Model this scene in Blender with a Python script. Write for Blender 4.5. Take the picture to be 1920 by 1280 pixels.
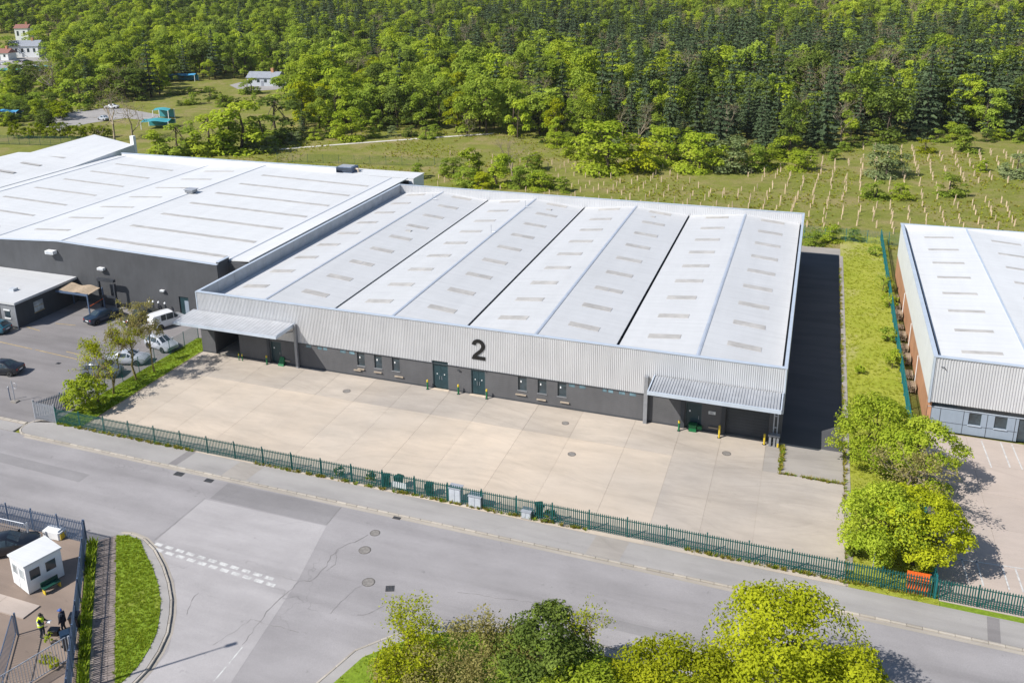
import bpy, bmesh, math, random
import numpy as np
from mathutils import Vector, Matrix
D = bpy.data
SC = bpy.context.scene
COL = SC.collection
for o in list(D.objects):
    D.objects.remove(o)

# ------------------------------------------------------------------ camera
CF = 1676.54                                   # focal length in pixels of a 1920 wide frame
CC = np.array([60.743, -73.184, 39.948])
CR = np.array([[0.93207224, 0.36159177, -0.02219744],
               [-0.08434221, 0.2761811, 0.95739772],
               [-0.35231765, 0.89049166, -0.28791819]])     # right, up, forward
PPX, PPY = 960 - 78.7, 640 - 202.2
cam_d = D.cameras.new("camera")
cam = D.objects.new("camera", cam_d)
COL.objects.link(cam)
cam_d.sensor_fit = 'HORIZONTAL'
cam_d.sensor_width = 36
cam_d.lens = CF / 1920 * 36
cam_d.shift_x = 78.7 / 1920
cam_d.shift_y = -202.2 / 1920
cam_d.clip_end = 5000
m = Matrix.Identity(4)
for i in range(3):
    m[i][0] = CR[0][i]; m[i][1] = CR[1][i]; m[i][2] = -CR[2][i]; m[i][3] = CC[i]
cam.matrix_world = m
SC.camera = cam

# ------------------------------------------------------------------ sky, sun, exposure
SUN = Vector((0.70, 0.72, -1.0)).normalized()   # direction the light travels
w = D.worlds.new("World"); SC.world = w; w.use_nodes = True
nt = w.node_tree
sky = nt.nodes.new("ShaderNodeTexSky"); sky.sky_type = 'NISHITA'; sky.sun_disc = False
sky.sun_elevation = math.asin(-SUN.z)
sky.sun_rotation = math.atan2(-SUN.x, -SUN.y)
sky.altitude = 100; sky.air_density = 1.0; sky.dust_density = 0.6; sky.ozone_density = 1.0
bg = nt.nodes["Background"]; bg.inputs[1].default_value = 0.10
nt.links.new(sky.outputs[0], bg.inputs[0])
sun_d = D.lights.new("sun", 'SUN'); sun_d.energy = 5.0; sun_d.angle = math.radians(0.53)
sun_d.color = (1.0, 0.955, 0.89)
sun = D.objects.new("sun", sun_d); COL.objects.link(sun)
sun.rotation_euler = SUN.to_track_quat('-Z', 'Y').to_euler()
sun.location = (-60, -60, 90)
SC.view_settings.view_transform = 'Standard'
SC.view_settings.look = 'None'
SC.view_settings.exposure = 0.30
SC.view_settings.gamma = 1.0
SC.view_settings.use_curve_mapping = False
SC.cycles.use_denoising = True
SC.cycles.max_bounces = 6
SC.cycles.diffuse_bounces = 3
SC.cycles.transparent_max_bounces = 6
SC.cycles.sample_clamp_indirect = 8

# ------------------------------------------------------------------ helpers
def U(x, y, z=0.0):
    """point of height z that stands at photograph pixel x, y"""
    d = np.array([(x - PPX) / CF, -(y - PPY) / CF, 1.0]) @ CR
    t = (z - CC[2]) / d[2]
    p = CC + t * d
    return float(p[0]), float(p[1])

def PX(x, y, z=0.0):
    d = (np.array([x, y, z]) - CC) @ CR.T
    if d[2] < 1: return (-9999, 9999)
    return PPX + CF * d[0] / d[2], PPY - CF * d[1] / d[2]

def hill(x, y):
    r = math.hypot(x - 60, y + 73)
    d = min(max(0.0, r - 380), 320)
    return 0.00025 * d * d

def inpoly(x, y, P):
    c = False; j = len(P) - 1
    for i in range(len(P)):
        if (P[i][1] > y) != (P[j][1] > y) and x < (P[j][0]-P[i][0])*(y-P[i][1])/(P[j][1]-P[i][1])+P[i][0]:
            c = not c
        j = i
    return c

class MB:
    """collects faces for one mesh"""
    def __init__(s): s.v = []; s.f = []
    def face(s, pts):
        n = len(s.v); s.v += [tuple(p) for p in pts]; s.f.append(tuple(range(n, n+len(pts)))); return s
    def box(s, x0, x1, y0, y1, z0, z1):
        n = len(s.v)
        s.v += [(x0,y0,z0),(x1,y0,z0),(x1,y1,z0),(x0,y1,z0),(x0,y0,z1),(x1,y0,z1),(x1,y1,z1),(x0,y1,z1)]
        for q in ((0,3,2,1),(4,5,6,7),(0,1,5,4),(1,2,6,5),(2,3,7,6),(3,0,4,7)): s.f.append(tuple(n+i for i in q))
        return s
    def prism(s, poly, z0, z1):
        """poly of (x, y) counter-clockwise, between two heights"""
        n = len(s.v); k = len(poly)
        s.v += [(p[0], p[1], z0) for p in poly] + [(p[0], p[1], z1) for p in poly]
        s.f.append(tuple(n+k+i for i in range(k))); s.f.append(tuple(n+k-1-i for i in range(k)))
        for i in range(k): s.f.append((n+i, n+(i+1) % k, n+k+(i+1) % k, n+k+i))
        return s
    def tube(s, path, radii, sides=8, caps=True):
        n0 = len(s.v); k = len(path)
        path = [Vector(p) for p in path]
        if not isinstance(radii, (list, tuple)): radii = [radii]*k
        ref = Vector((0.31, 0.17, 0.93))
        for i in range(k):
            t = (path[min(i+1, k-1)] - path[max(i-1, 0)])
            if t.length < 1e-9: t = Vector((0, 0, 1))
            t.normalize()
            r0 = ref if abs(t.dot(ref)) < 0.95 else Vector((1, 0, 0))
            a = t.cross(r0).normalized(); b = t.cross(a)
            for j in range(sides):
                an = 2*math.pi*j/sides
                s.v.append(tuple(path[i] + (a*math.cos(an) + b*math.sin(an))*radii[i]))
        for i in range(k-1):
            for j in range(sides):
                a0 = n0+i*sides+j; a1 = n0+i*sides+(j+1) % sides
                s.f.append((a0, a0+sides, a1+sides, a1))
        if caps:
            s.f.append(tuple(n0+j for j in range(sides))); s.f.append(tuple(n0+(k-1)*sides+sides-1-j for j in range(sides)))
        return s
    def lathe(s, prof, c=(0, 0, 0), sides=16, axis='z'):
        n0 = len(s.v)
        for r, h in prof:
            for j in range(sides):
                an = 2*math.pi*j/sides
                if axis == 'z': s.v.append((c[0]+r*math.cos(an), c[1]+r*math.sin(an), c[2]+h))
                else: s.v.append((c[0]+r*math.cos(an), c[1]+h, c[2]+r*math.sin(an)))
        k = len(prof)
        for i in range(k-1):
            for j in range(sides):
                a = n0+i*sides+j; b = n0+i*sides+(j+1) % sides
                s.f.append((a, b, b+sides, a+sides))
        s.f.append(tuple(n0+sides-1-j for j in range(sides))); s.f.append(tuple(n0+(k-1)*sides+j for j in range(sides)))
        return s
    def grid(s, fn, us, vs):
        n = len(s.v); a = len(us)
        for v in vs:
            for u in us: s.v.append(tuple(fn(u, v)))
        for j in range(len(vs)-1):
            for i in range(a-1): s.f.append((n+j*a+i, n+j*a+i+1, n+(j+1)*a+i+1, n+(j+1)*a+i))
        return s
    def corrugated(s, o, u, v, nrm, ul, vl, pitch=0.2, depth=0.035):
        """trapezoid sheet: ribs run along v, repeat along u, stand out along nrm"""
        o, u, v, nrm = Vector(o), Vector(u), Vector(v), Vector(nrm)
        n = int(round(ul/pitch)); pitch = ul/n; us = []
        for i in range(n):
            for f, d in ((0.0, 0), (0.40, 0), (0.52, 1), (0.88, 1)): us.append(((i+f)*pitch, d*depth))
        us.append((ul, 0))
        n0 = len(s.v)
        for a, d in us:
            s.v.append(tuple(o+u*a+nrm*d)); s.v.append(tuple(o+u*a+nrm*d+v*vl))
        for i in range(len(us)-1): s.f.append((n0+2*i, n0+2*i+2, n0+2*i+3, n0+2*i+1))
        return s
    def mesh(s, name, off=(0, 0, 0), smooth=None):
        me = D.meshes.new(name)
        v = [(p[0]-off[0], p[1]-off[1], p[2]-off[2]) for p in s.v] if any(off) else s.v
        me.from_pydata(v, [], s.f); me.update()
        if smooth is not None:
            me.polygons.foreach_set("use_smooth", [True]*len(me.polygons))
            me.set_sharp_from_angle(angle=math.radians(smooth))
        return me

def obj(name, me, mat=None, parent=None, loc=(0, 0, 0), rz=0.0):
    if isinstance(me, MB): me = me.mesh(name)
    o = D.objects.new(name, me); COL.objects.link(o)
    if mat is not None and len(me.materials) == 0: me.materials.append(mat)
    o.location = loc; o.rotation_euler = (0, 0, rz)
    if parent is not None: o.parent = parent
    return o

def tag(o, label=None, cat=None, group=None, kind=None):
    if label: o["label"] = label
    if cat: o["category"] = cat
    if group: o["group"] = group
    if kind: o["kind"] = kind
    return o

def thing(name, label, cat, loc=(0, 0, 0), rz=0.0, group=None):
    o = D.objects.new(name, None); COL.objects.link(o); o.empty_display_size = 0.3
    o.location = loc; o.rotation_euler = (0, 0, rz)
    return tag(o, label, cat, group)

def part(name, mb, mat, parent, smooth=None, sub=False):
    """world-space faces hung under an unrotated thing"""
    r = parent
    off = Vector((0, 0, 0))
    while r is not None:
        off += r.location; r = r.parent
    return obj(name, mb.mesh(name, tuple(off), smooth), mat, parent)

def dup(root, loc=None, rz=None, label=None, group=None):
    r = root.copy(); COL.objects.link(r)
    if loc is not None: r.location = loc
    if rz is not None: r.rotation_euler = (0, 0, rz)
    if label: r["label"] = label
    if group: r["group"] = group
    for ch in list(root.children):
        c = ch.copy(); COL.objects.link(c); c.parent = r
        for g in list(ch.children):
            e = g.copy(); COL.objects.link(e); e.parent = c
    return r

# ------------------------------------------------------------------ materials
def srgb(r, g, b):
    f = lambda c: (c/255/12.92) if c/255 <= 0.04045 else ((c/255+0.055)/1.055)**2.4
    return (f(r), f(g), f(b))

class NT:
    def __init__(s, name):
        s.m = D.materials.new(name); s.m.use_nodes = True; s.t = s.m.node_tree
        s.b = s.t.nodes["Principled BSDF"]; s.out = s.t.nodes["Material Output"]
    def n(s, typ, **kw):
        x = s.t.nodes.new(typ)
        for k, v in kw.items(): setattr(x, k, v)
        return x
    def l(s, a, b): s.t.links.new(a, b)
    def pos(s, scale=(1, 1, 1), local=False):
        if local: src = s.n("ShaderNodeTexCoord").outputs["Object"]
        else: src = s.n("ShaderNodeNewGeometry").outputs["Position"]
        mp = s.n("ShaderNodeMapping"); mp.inputs["Scale"].default_value = scale
        s.l(src, mp.inputs["Vector"]); return mp.outputs[0]
    def noise(s, vec, scale, detail=4, rough=0.6):
        x = s.n("ShaderNodeTexNoise"); x.inputs["Scale"].default_value = scale
        x.inputs["Detail"].default_value = detail; x.inputs["Roughness"].default_value = rough
        s.l(vec, x.inputs["Vector"]); return x.outputs["Fac"]
    def ramp(s, fac, stops):
        x = s.n("ShaderNodeValToRGB"); e = x.color_ramp.elements
        while len(e) < len(stops): e.new(0.5)
        for i, (p, c) in enumerate(stops):
            e[i].position = p; e[i].color = (c[0], c[1], c[2], 1) if isinstance(c, (tuple, list)) else (c, c, c, 1)
        s.l(fac, x.inputs[0]); return x.outputs[0]
    def mix(s, fac, a, b, blend='MIX'):
        x = s.n("ShaderNodeMix", data_type='RGBA', blend_type=blend)
        for sock, val in ((x.inputs["Factor"], fac), (x.inputs["A"], a), (x.inputs["B"], b)):
            if hasattr(val, "links"): s.l(val, sock)
            elif isinstance(val, (int, float)): sock.default_value = val if sock == x.inputs["Factor"] else (val, val, val, 1)
            else: sock.default_value = (val[0], val[1], val[2], 1)
        # the Mix node carries several sockets of each name; use the colour ones
        return x
    def mixc(s, fac, a, b, blend='MIX'):
        x = s.n("ShaderNodeMixRGB", blend_type=blend)
        for sock, val in zip(x.inputs, (fac, a, b)):
            if hasattr(val, "links"): s.l(val, sock)
            elif isinstance(val, (int, float)):
                sock.default_value = val if sock.type == 'VALUE' else (val, val, val, 1)
            else: sock.default_value = (val[0], val[1], val[2], 1)
        return x.outputs[0]
    def math(s, op, a, b=0.0):
        x = s.n("ShaderNodeMath", operation=op)
        for sock, val in zip(x.inputs, (a, b)):
            if hasattr(val, "links"): s.l(val, sock)
            else: sock.default_value = val
        return x.outputs[0]
    def bump(s, h, strength=0.3, dist=0.02):
        x = s.n("ShaderNodeBump"); x.inputs["Strength"].default_value = strength; x.inputs["Distance"].default_value = dist
        s.l(h, x.inputs["Height"]); s.l(x.outputs[0], s.b.inputs["Normal"])
    def col(s, c): s.l(c, s.b.inputs["Base Color"]) if hasattr(c, "links") else setattr(s.b.inputs["Base Color"], "default_value", (c[0], c[1], c[2], 1))
    def rough(s, r): s.b.inputs["Roughness"].default_value = r
    def spec(s, r): s.b.inputs["Specular IOR Level"].default_value = r
    def metal(s, r): s.b.inputs["Metallic"].default_value = r

def simple(name, c, rough=0.6, var=0.12, scale=3.0, metal=0.0, spec=0.4, local=True, bump=0.0):
    n = NT(name); p = n.pos(local=local)
    f = n.noise(p, scale, 5)
    lo = tuple(x*(1-var) for x in c); hi = tuple(min(1, x*(1+var)) for x in c)
    n.col(n.ramp(f, [(0.3, lo), (0.7, hi)])); n.rough(rough); n.metal(metal); n.spec(spec)
    if bump: n.bump(n.noise(p, scale*6, 3), bump, 0.02)
    return n.m

def asphalt(name, c, big=0.10, crack=0.5, stretch=(0.35, 1, 1)):
    n = NT(name); p = n.pos(); ps = n.pos(stretch)
    base = n.ramp(n.noise(p, 0.09, 5, 0.65), [(0.3, tuple(x*(1-big) for x in c)), (0.7, tuple(x*(1+big) for x in c))])
    st = n.ramp(n.noise(ps, 0.45, 4), [(0.25, 0.86), (0.6, 1.04)])
    base = n.mixc(1.0, base, st, 'MULTIPLY')
    fine = n.ramp(n.noise(p, 22, 3, 0.8), [(0.25, 0.82), (0.75, 1.14)])
    base = n.mixc(1.0, base, fine, 'MULTIPLY')
    trk = n.ramp(n.noise(n.pos((0.02, 0.55, 1)), 1.0, 3), [(0.30, 0.85), (0.5, 1.0), (0.7, 1.06)])
    base = n.mixc(1.0, base, trk, 'MULTIPLY')
    base = n.mixc(1.0, base, n.ramp(n.noise(p, 60, 2, 0.9), [(0.3, 0.80), (0.7, 1.16)]), 'MULTIPLY')
    # oil spots and hairline cracks
    sp = n.ramp(n.noise(p, 1.3, 3, 0.7), [(0.66, 1.0), (0.78, 0.75)])
    base = n.mixc(1.0, base, sp, 'MULTIPLY')
    if crack:
        warp = n.n("ShaderNodeTexNoise"); warp.inputs["Scale"].default_value = 0.7; n.l(p, warp.inputs["Vector"])
        add = n.n("ShaderNodeVectorMath", operation='MULTIPLY_ADD'); n.l(warp.outputs["Color"], add.inputs[0])
        add.inputs[1].default_value = (2.4, 2.4, 0); n.l(p, add.inputs[2])
        vo = n.n("ShaderNodeTexVoronoi", feature='DISTANCE_TO_EDGE'); vo.inputs["Scale"].default_value = 0.13
        n.l(add.outputs[0], vo.inputs["Vector"])
        line = n.ramp(vo.outputs["Distance"], [(0.0, 1.0), (0.0045, 0.0)])
        msk = n.ramp(n.noise(p, 0.12, 2), [(0.52, 0.0), (0.66, 0.7)])
        k = n.mixc(1.0, line, msk, 'MULTIPLY'); k = n.mixc(1.0, k, crack, 'MULTIPLY')
        base = n.mixc(k, base, tuple(x*0.35 for x in c))
    n.col(base); n.rough(0.92); n.spec(0.25)
    n.bump(n.noise(p, 30, 3, 0.8), 0.35, 0.01)
    return n.m

def concrete(name, c, c2, dirt=0.3, obj_var=0.10):
    n = NT(name); p = n.pos(); ps = n.pos((0.3, 1.0, 1))
    base = n.mixc(n.ramp(n.noise(p, 0.055, 4, 0.6), [(0.38, 0.0), (0.68, 1.0)]), c, c2)
    oi = n.n("ShaderNodeObjectInfo")
    base = n.mixc(1.0, base, n.ramp(oi.outputs["Random"], [(0.0, 1-obj_var), (1.0, 1.0+obj_var*0.4)]), 'MULTIPLY')
    base = n.mixc(1.0, base, n.ramp(n.noise(ps, 0.5, 6, 0.7), [(0.3, 1-dirt*0.6), (0.62, 1.05)]), 'MULTIPLY')
    base = n.mixc(1.0, base, n.ramp(n.noise(p, 1.6, 5, 0.75), [(0.62, 1.0), (0.80, 1-dirt)]), 'MULTIPLY')
    base = n.mixc(1.0, base, n.ramp(n.noise(p, 18, 3, 0.8), [(0.25, 0.92), (0.75, 1.06)]), 'MULTIPLY')
    # tyre sweeps: long thin bands bent by a slow warp, and broad washed stains
    wp = n.n("ShaderNodeTexNoise"); wp.inputs["Scale"].default_value = 0.06; wp.inputs["Detail"].default_value = 1.0; n.l(p, wp.inputs["Vector"])
    wm = n.n("ShaderNodeVectorMath", operation='MULTIPLY_ADD'); n.l(wp.outputs["Color"], wm.inputs[0]); wm.inputs[1].default_value = (16, 16, 0); n.l(p, wm.inputs[2])
    for rot, sc in ((0.5, (0.05, 1.5, 1)), (2.2, (0.07, 1.1, 1))):
        mp = n.n("ShaderNodeMapping"); mp.inputs["Rotation"].default_value = (0, 0, rot); mp.inputs["Scale"].default_value = sc; n.l(wm.outputs[0], mp.inputs["Vector"])
        base = n.mixc(1.0, base, n.ramp(n.noise(mp.outputs[0], 0.9, 6, 0.72), [(0.34, 1-dirt*0.30), (0.47, 1.0), (0.66, 1.0), (0.74, 1.03)]), 'MULTIPLY')
    base = n.mixc(n.ramp(n.noise(p, 0.16, 6, 0.7), [(0.50, 0.0), (0.72, dirt*1.3)]), base, (0.30, 0.27, 0.235))
    n.col(base); n.rough(0.85); n.spec(0.3); n.bump(n.noise(p, 14, 4, 0.7), 0.2, 0.01)
    return n.m

def grassmat(name, g1, g2, straw, f_straw=0.62):
    n = NT(name); p = n.pos()
    a = n.mixc(n.ramp(n.noise(p, 0.25, 5, 0.7), [(0.35, 0), (0.65, 1)]), g1, g2)
    a = n.mixc(n.ramp(n.noise(p, 0.11, 6, 0.75), [(f_straw-0.08, 0), (f_straw+0.08, 1)]), a, straw)
    a = n.mixc(1.0, a, n.ramp(n.noise(p, 3.5, 5, 0.8), [(0.25, 0.55), (0.7, 1.25)]), 'MULTIPLY')
    n.col(a); n.rough(0.95); n.spec(0.1); n.bump(n.noise(p, 5, 5, 0.8), 0.8, 0.12)
    return n.m

def roofmat(name, c, line=1.0):
    n = NT(name); p = n.pos()
    base = n.ramp(n.noise(n.pos((1, 0.12, 1)), 0.6, 5, 0.65), [(0.3, tuple(x*0.93 for x in c)), (0.7, c)])
    base = n.mixc(1.0, base, n.ramp(n.noise(p, 0.07, 4), [(0.3, 0.955), (0.65, 1.0)]), 'MULTIPLY')
    base = n.mixc(1.0, base, n.ramp(n.noise(p, 2.2, 5, 0.8), [(0.66, 1.0), (0.85, 0.86)]), 'MULTIPLY')
    base = n.mixc(1.0, base, n.ramp(n.noise(n.pos((0.25, 3.0, 1)), 0.8, 4, 0.7), [(0.30, 0.925), (0.55, 1.0)]), 'MULTIPLY')
    wv = n.n("ShaderNodeTexWave", wave_type='BANDS', bands_direction='Y'); wv.inputs["Scale"].default_value = 0.30
    n.l(p, wv.inputs["Vector"])
    base = n.mixc(1.0, base, n.ramp(wv.outputs["Fac"], [(0.0, 0.94), (0.02, 1.0)]), 'MULTIPLY')
    n.col(base); n.rough(0.55); n.spec(0.35)
    w2 = n.n("ShaderNodeTexWave", wave_type='BANDS', bands_direction='Y'); w2.inputs["Scale"].default_value = 1.6
    n.l(p, w2.inputs["Vector"]); n.bump(w2.outputs["Fac"], 0.10, 0.02)
    return n.m

def wallmat(name, c, course=0.2, var=0.12):
    n = NT(name); p = n.pos()
    base = n.ramp(n.noise(p, 0.4, 5, 0.65), [(0.3, tuple(x*(1-var) for x in c)), (0.7, tuple(x*(1+var) for x in c))])
    base = n.mixc(1.0, base, n.ramp(n.noise(n.pos((2.0, 2.0, 0.35)), 0.9, 4), [(0.35, 0.94), (0.6, 1.02)]), 'MULTIPLY')
    n.col(base); n.rough(0.75); n.spec(0.3)
    if course:
        b = n.n("ShaderNodeTexWave", wave_type='BANDS', bands_direction='Z'); b.inputs["Scale"].default_value = 0.314/course
        n.l(p, b.inputs["Vector"])
        n.bump(n.ramp(b.outputs["Fac"], [(0.0, 0.0), (0.14, 1.0)]), 0.5, 0.015)
    return n.m

def leafmat(name, c1, c2, trans=0.30, objvar=0.18):
    """green of each leaf from its own random value; shade comes from the light alone"""
    n = NT(name)
    at = n.n("ShaderNodeAttribute"); at.attribute_name = "var"
    col = n.mixc(at.outputs["Fac"], c1, c2)
    oi = n.n("ShaderNodeObjectInfo")
    col = n.mixc(1.0, col, n.ramp(oi.outputs["Random"], [(0.0, 1-objvar), (1.0, 1+objvar*0.6)]), 'MULTIPLY')
    dif = n.n("ShaderNodeBsdfDiffuse"); tr = n.n("ShaderNodeBsdfTranslucent"); mx = n.n("ShaderNodeMixShader")
    n.l(col, dif.inputs[0]); n.l(n.mixc(1.0, col, (1.0, 1.0, 0.6), 'MULTIPLY'), tr.inputs[0])
    mx.inputs[0].default_value = trans
    n.l(dif.outputs[0], mx.inputs[1]); n.l(tr.outputs[0], mx.inputs[2]); n.l(mx.outputs[0], n.out.inputs[0])
    n.t.nodes.remove(n.b)
    return n.m

def glassmat(name, c=(0.03, 0.045, 0.055), rough=0.08):
    n = NT(name); p = n.pos()
    n.col(n.ramp(n.noise(p, 1.1, 2), [(0.3, tuple(x*0.6 for x in c)), (0.7, tuple(x*1.5 for x in c))]))
    n.rough(rough); n.spec(0.7); return n.m

def paint(name, c):
    n = NT(name); p = n.pos(local=True)
    n.col(n.ramp(n.noise(p, 2.0, 4), [(0.3, tuple(x*0.92 for x in c)), (0.7, c)]))
    n.rough(0.28); n.spec(0.5); n.b.inputs["Coat Weight"].default_value = 0.5; n.b.inputs["Coat Roughness"].default_value = 0.08
    return n.m

M = {}
M['road'] = asphalt('road_asphalt', (0.298, 0.284, 0.288))
M['patch'] = asphalt('patch_asphalt', (0.365, 0.348, 0.35), crack=0.6)
M['roaddark'] = asphalt('worn_dark_asphalt', (0.245, 0.235, 0.238), crack=0.5)
M['seam'] = simple('tar_seam', (0.165, 0.155, 0.152), 0.9, 0.4, 1.5, local=False)
M['pave'] = asphalt('pavement_asphalt', (0.33, 0.315, 0.305), crack=0.3)
M['carpark'] = asphalt('car_park_asphalt', (0.225, 0.212, 0.212), crack=0.3)
M['alley'] = asphalt('alley_shade_asphalt', (0.085, 0.086, 0.092), crack=0.0)  # asphalt toned extra dark, the warehouse's shade put into its colour
M['concrete'] = concrete('forecourt_concrete', (0.56, 0.47, 0.375), (0.47, 0.41, 0.345), 0.22, 0.05)
M['apron'] = concrete('apron_concrete', (0.48, 0.415, 0.345), (0.39, 0.35, 0.31), 0.30, 0.08)
M['greycon'] = concrete('grey_concrete', (0.30, 0.275, 0.25), (0.36, 0.33, 0.30), 0.3, 0.16)
M['pinkcon'] = concrete('pale_concrete', (0.46, 0.385, 0.335), (0.42, 0.36, 0.32), 0.16, 0.08)
M['yard'] = asphalt('yard_asphalt', (0.25, 0.195, 0.16), crack=0.4)
M['kerb'] = concrete('kerb_stone', (0.46, 0.415, 0.355), (0.38, 0.35, 0.31), 0.3, 0.2)
M['joint'] = simple('joint_filler', (0.30, 0.255, 0.21), 0.9, 0.3, 2, local=False)
M['roof'] = roofmat('white_roof_sheet', (0.548, 0.556, 0.567))
M['roofw'] = roofmat('bright_roof_sheet', (0.635, 0.645, 0.655))
M['skylight'] = simple('skylight_panel', (0.42, 0.40, 0.375), 0.4, 0.18, 0.9)
M['canopysheet'] = simple('canopy_sheet', (0.33, 0.345, 0.37), 0.5, 0.12, 0.8, local=False)
M['ledge'] = simple('ledge_stone', (0.36, 0.30, 0.235), 0.8, 0.2)
n = NT('silver_cladding'); cc = n.ramp(n.noise(n.pos(), 0.35, 4), [(0.3, (0.565, 0.57, 0.585)), (0.7, (0.62, 0.625, 0.64))])
cc = n.mixc(1.0, cc, n.ramp(n.noise(n.pos((1.1, 1.1, 0.10)), 1.0, 4, 0.7), [(0.32, 0.95), (0.55, 1.01)]), 'MULTIPLY')
cc = n.mixc(1.0, cc, n.ramp(n.noise(n.pos(), 3.0, 3), [(0.68, 1.0), (0.85, 0.86)]), 'MULTIPLY')
n.col(cc); n.rough(0.42); n.metal(0.25); n.spec(0.5); M['clad'] = n.m
M['cladw'] = simple('white_cladding', (0.75, 0.76, 0.77), 0.45, 0.05, 0.6, spec=0.4, local=False)
M['parapet'] = simple('parapet_lining', (0.42, 0.43, 0.45), 0.6, 0.12, 0.8, local=False)
M['coping'] = simple('coping_metal', (0.50, 0.56, 0.64), 0.4, 0.08, 1.0, metal=0.2, local=False)
M['gutter'] = simple('gutter_dark', (0.012, 0.014, 0.018), 0.6, 0.3, 1.0, local=False)
M['ridge'] = simple('ridge_metal', (0.36, 0.40, 0.47), 0.45, 0.1, 1.0, local=False)
M['block'] = wallmat('painted_blockwork', (0.105, 0.105, 0.11))
M['darkclad'] = wallmat('dark_cladding', (0.075, 0.078, 0.085), 0.0)
M['darkpanel'] = wallmat('dark_panel', (0.055, 0.06, 0.068), 0.0)
M['brown'] = wallmat('brown_brick', (0.46, 0.24, 0.135), 0.22, 0.2)
M['bluegrey'] = wallmat('blue_grey_panel', (0.27, 0.32, 0.385), 0.0, 0.06)
M['tealdoor'] = simple('teal_door_paint', (0.018, 0.045, 0.055), 0.4, 0.15, 1.5)
M['glass'] = glassmat('window_glass')
M['paleglass'] = glassmat('pale_window_glass', (0.30, 0.34, 0.36), 0.2)
M['tint'] = glassmat('tinted_pane', (0.11, 0.19, 0.23), 0.2)
M['frame'] = simple('window_frame', (0.06, 0.09, 0.10), 0.5)
M['whiteframe'] = simple('white_frame', (0.72, 0.73, 0.74), 0.5, 0.05)
M['sill'] = simple('pale_sill', (0.55, 0.46, 0.36), 0.7, 0.15)
M['steel'] = simple('grey_steel', (0.27, 0.28, 0.30), 0.5, 0.12, 2, metal=0.3)
M['darksteel'] = simple('dark_steel', (0.035, 0.04, 0.05), 0.5, 0.2, 2)
M['galv'] = simple('galvanised_steel', (0.40, 0.42, 0.46), 0.45, 0.12, 3, metal=0.3)
M['bluesteel'] = simple('blue_grey_steel', (0.085, 0.125, 0.20), 0.5, 0.15, 3)
M['teal'] = simple('green_fence_paint', (0.008, 0.085, 0.078), 0.5, 0.2, 3)
M['tealblue'] = simple('teal_fence_paint', (0.010, 0.15, 0.17), 0.5, 0.2, 3)
M['black'] = simple('black_lettering', (0.008, 0.008, 0.008), 0.5, 0.1)
M['rubber'] = simple('tyre_rubber', (0.012, 0.012, 0.013), 0.8, 0.2, 4)
M['rim'] = simple('wheel_rim', (0.35, 0.36, 0.37), 0.35, 0.1, 4, metal=0.6)
M['greenp'] = simple('green_paint', (0.008, 0.14, 0.045), 0.5, 0.15, 4)
M['yellow'] = simple('yellow_paint', (0.62, 0.45, 0.035), 0.5, 0.1, 4)
n = NT('road_marking_white'); wpos = n.pos()
cc = n.mixc(n.ramp(n.noise(wpos, 2.6, 6, 0.75), [(0.44, 0.0), (0.62, 0.85)]), (0.56, 0.56, 0.55), (0.32, 0.31, 0.31))
n.col(cc); n.rough(0.85); n.spec(0.2); M['whitep'] = n.m
M['yline'] = simple('faded_yellow_line', (0.36, 0.27, 0.13), 0.85, 0.3, 2.0, local=False)
M['lid'] = simple('worn_iron', (0.21, 0.195, 0.18), 0.7, 0.3, 5)
M['iron'] = simple('cast_iron', (0.11, 0.10, 0.09), 0.7, 0.3, 5)
M['white'] = simple('white_plastic', (0.74, 0.75, 0.76), 0.5, 0.06, 2)
M['greybox'] = simple('grey_plastic', (0.46, 0.49, 0.53), 0.5, 0.12, 2)
M['orange'] = simple('orange_plastic', (0.70, 0.12, 0.015), 0.5, 0.15, 2)
M['darkgreen'] = simple('dark_green_plastic', (0.008, 0.055, 0.04), 0.5, 0.2, 2)
M['pave_brick'] = simple('brick_paver', (0.215, 0.18, 0.165), 0.85, 0.35, 2.2, local=False)
M['wood'] = simple('pallet_wood', (0.36, 0.28, 0.20), 0.8, 0.25, 5)
M['tubep'] = simple('tree_shelter', (0.62, 0.48, 0.33), 0.7, 0.22, 3, local=False)
M['stakew'] = simple('stake_wood', (0.33, 0.22, 0.12), 0.85, 0.2, 3)
M['bark'] = simple('bark', (0.085, 0.065, 0.045), 0.9, 0.3, 3, bump=0.4)
M['palebark'] = simple('pale_bark', (0.30, 0.245, 0.175), 0.9, 0.25, 3)
M['twig'] = simple('olive_twig', (0.20, 0.16, 0.055), 0.9, 0.25, 3)
M['grass'] = grassmat('field_grass', (0.16, 0.18, 0.032), (0.215, 0.225, 0.05), (0.27, 0.23, 0.095), 0.545)
M['lawn'] = grassmat('mown_lawn', (0.17, 0.265, 0.022), (0.22, 0.30, 0.032), (0.30, 0.29, 0.08), 0.64)
M['dryverge'] = grassmat('dry_verge_grass', (0.28, 0.32, 0.035), (0.35, 0.36, 0.06), (0.40, 0.37, 0.15), 0.60)
M['blade'] = leafmat('grass_blade', (0.20, 0.31, 0.02), (0.38, 0.45, 0.05), 0.4, 0.2)
M['vblade'] = leafmat('verge_blade', (0.34, 0.40, 0.03), (0.56, 0.56, 0.10), 0.45, 0.2)
M['dryblade'] = leafmat('weed_blade', (0.24, 0.24, 0.03), (0.42, 0.36, 0.08), 0.4, 0.2)
M['leaf_bright'] = leafmat('bright_spring_leaf', (0.29, 0.4, 0.03), (0.5, 0.57, 0.065), 0.42)
M['leaf_yellow'] = leafmat('yellow_spring_leaf', (0.3, 0.35, 0.016), (0.53, 0.56, 0.032), 0.42)
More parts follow.
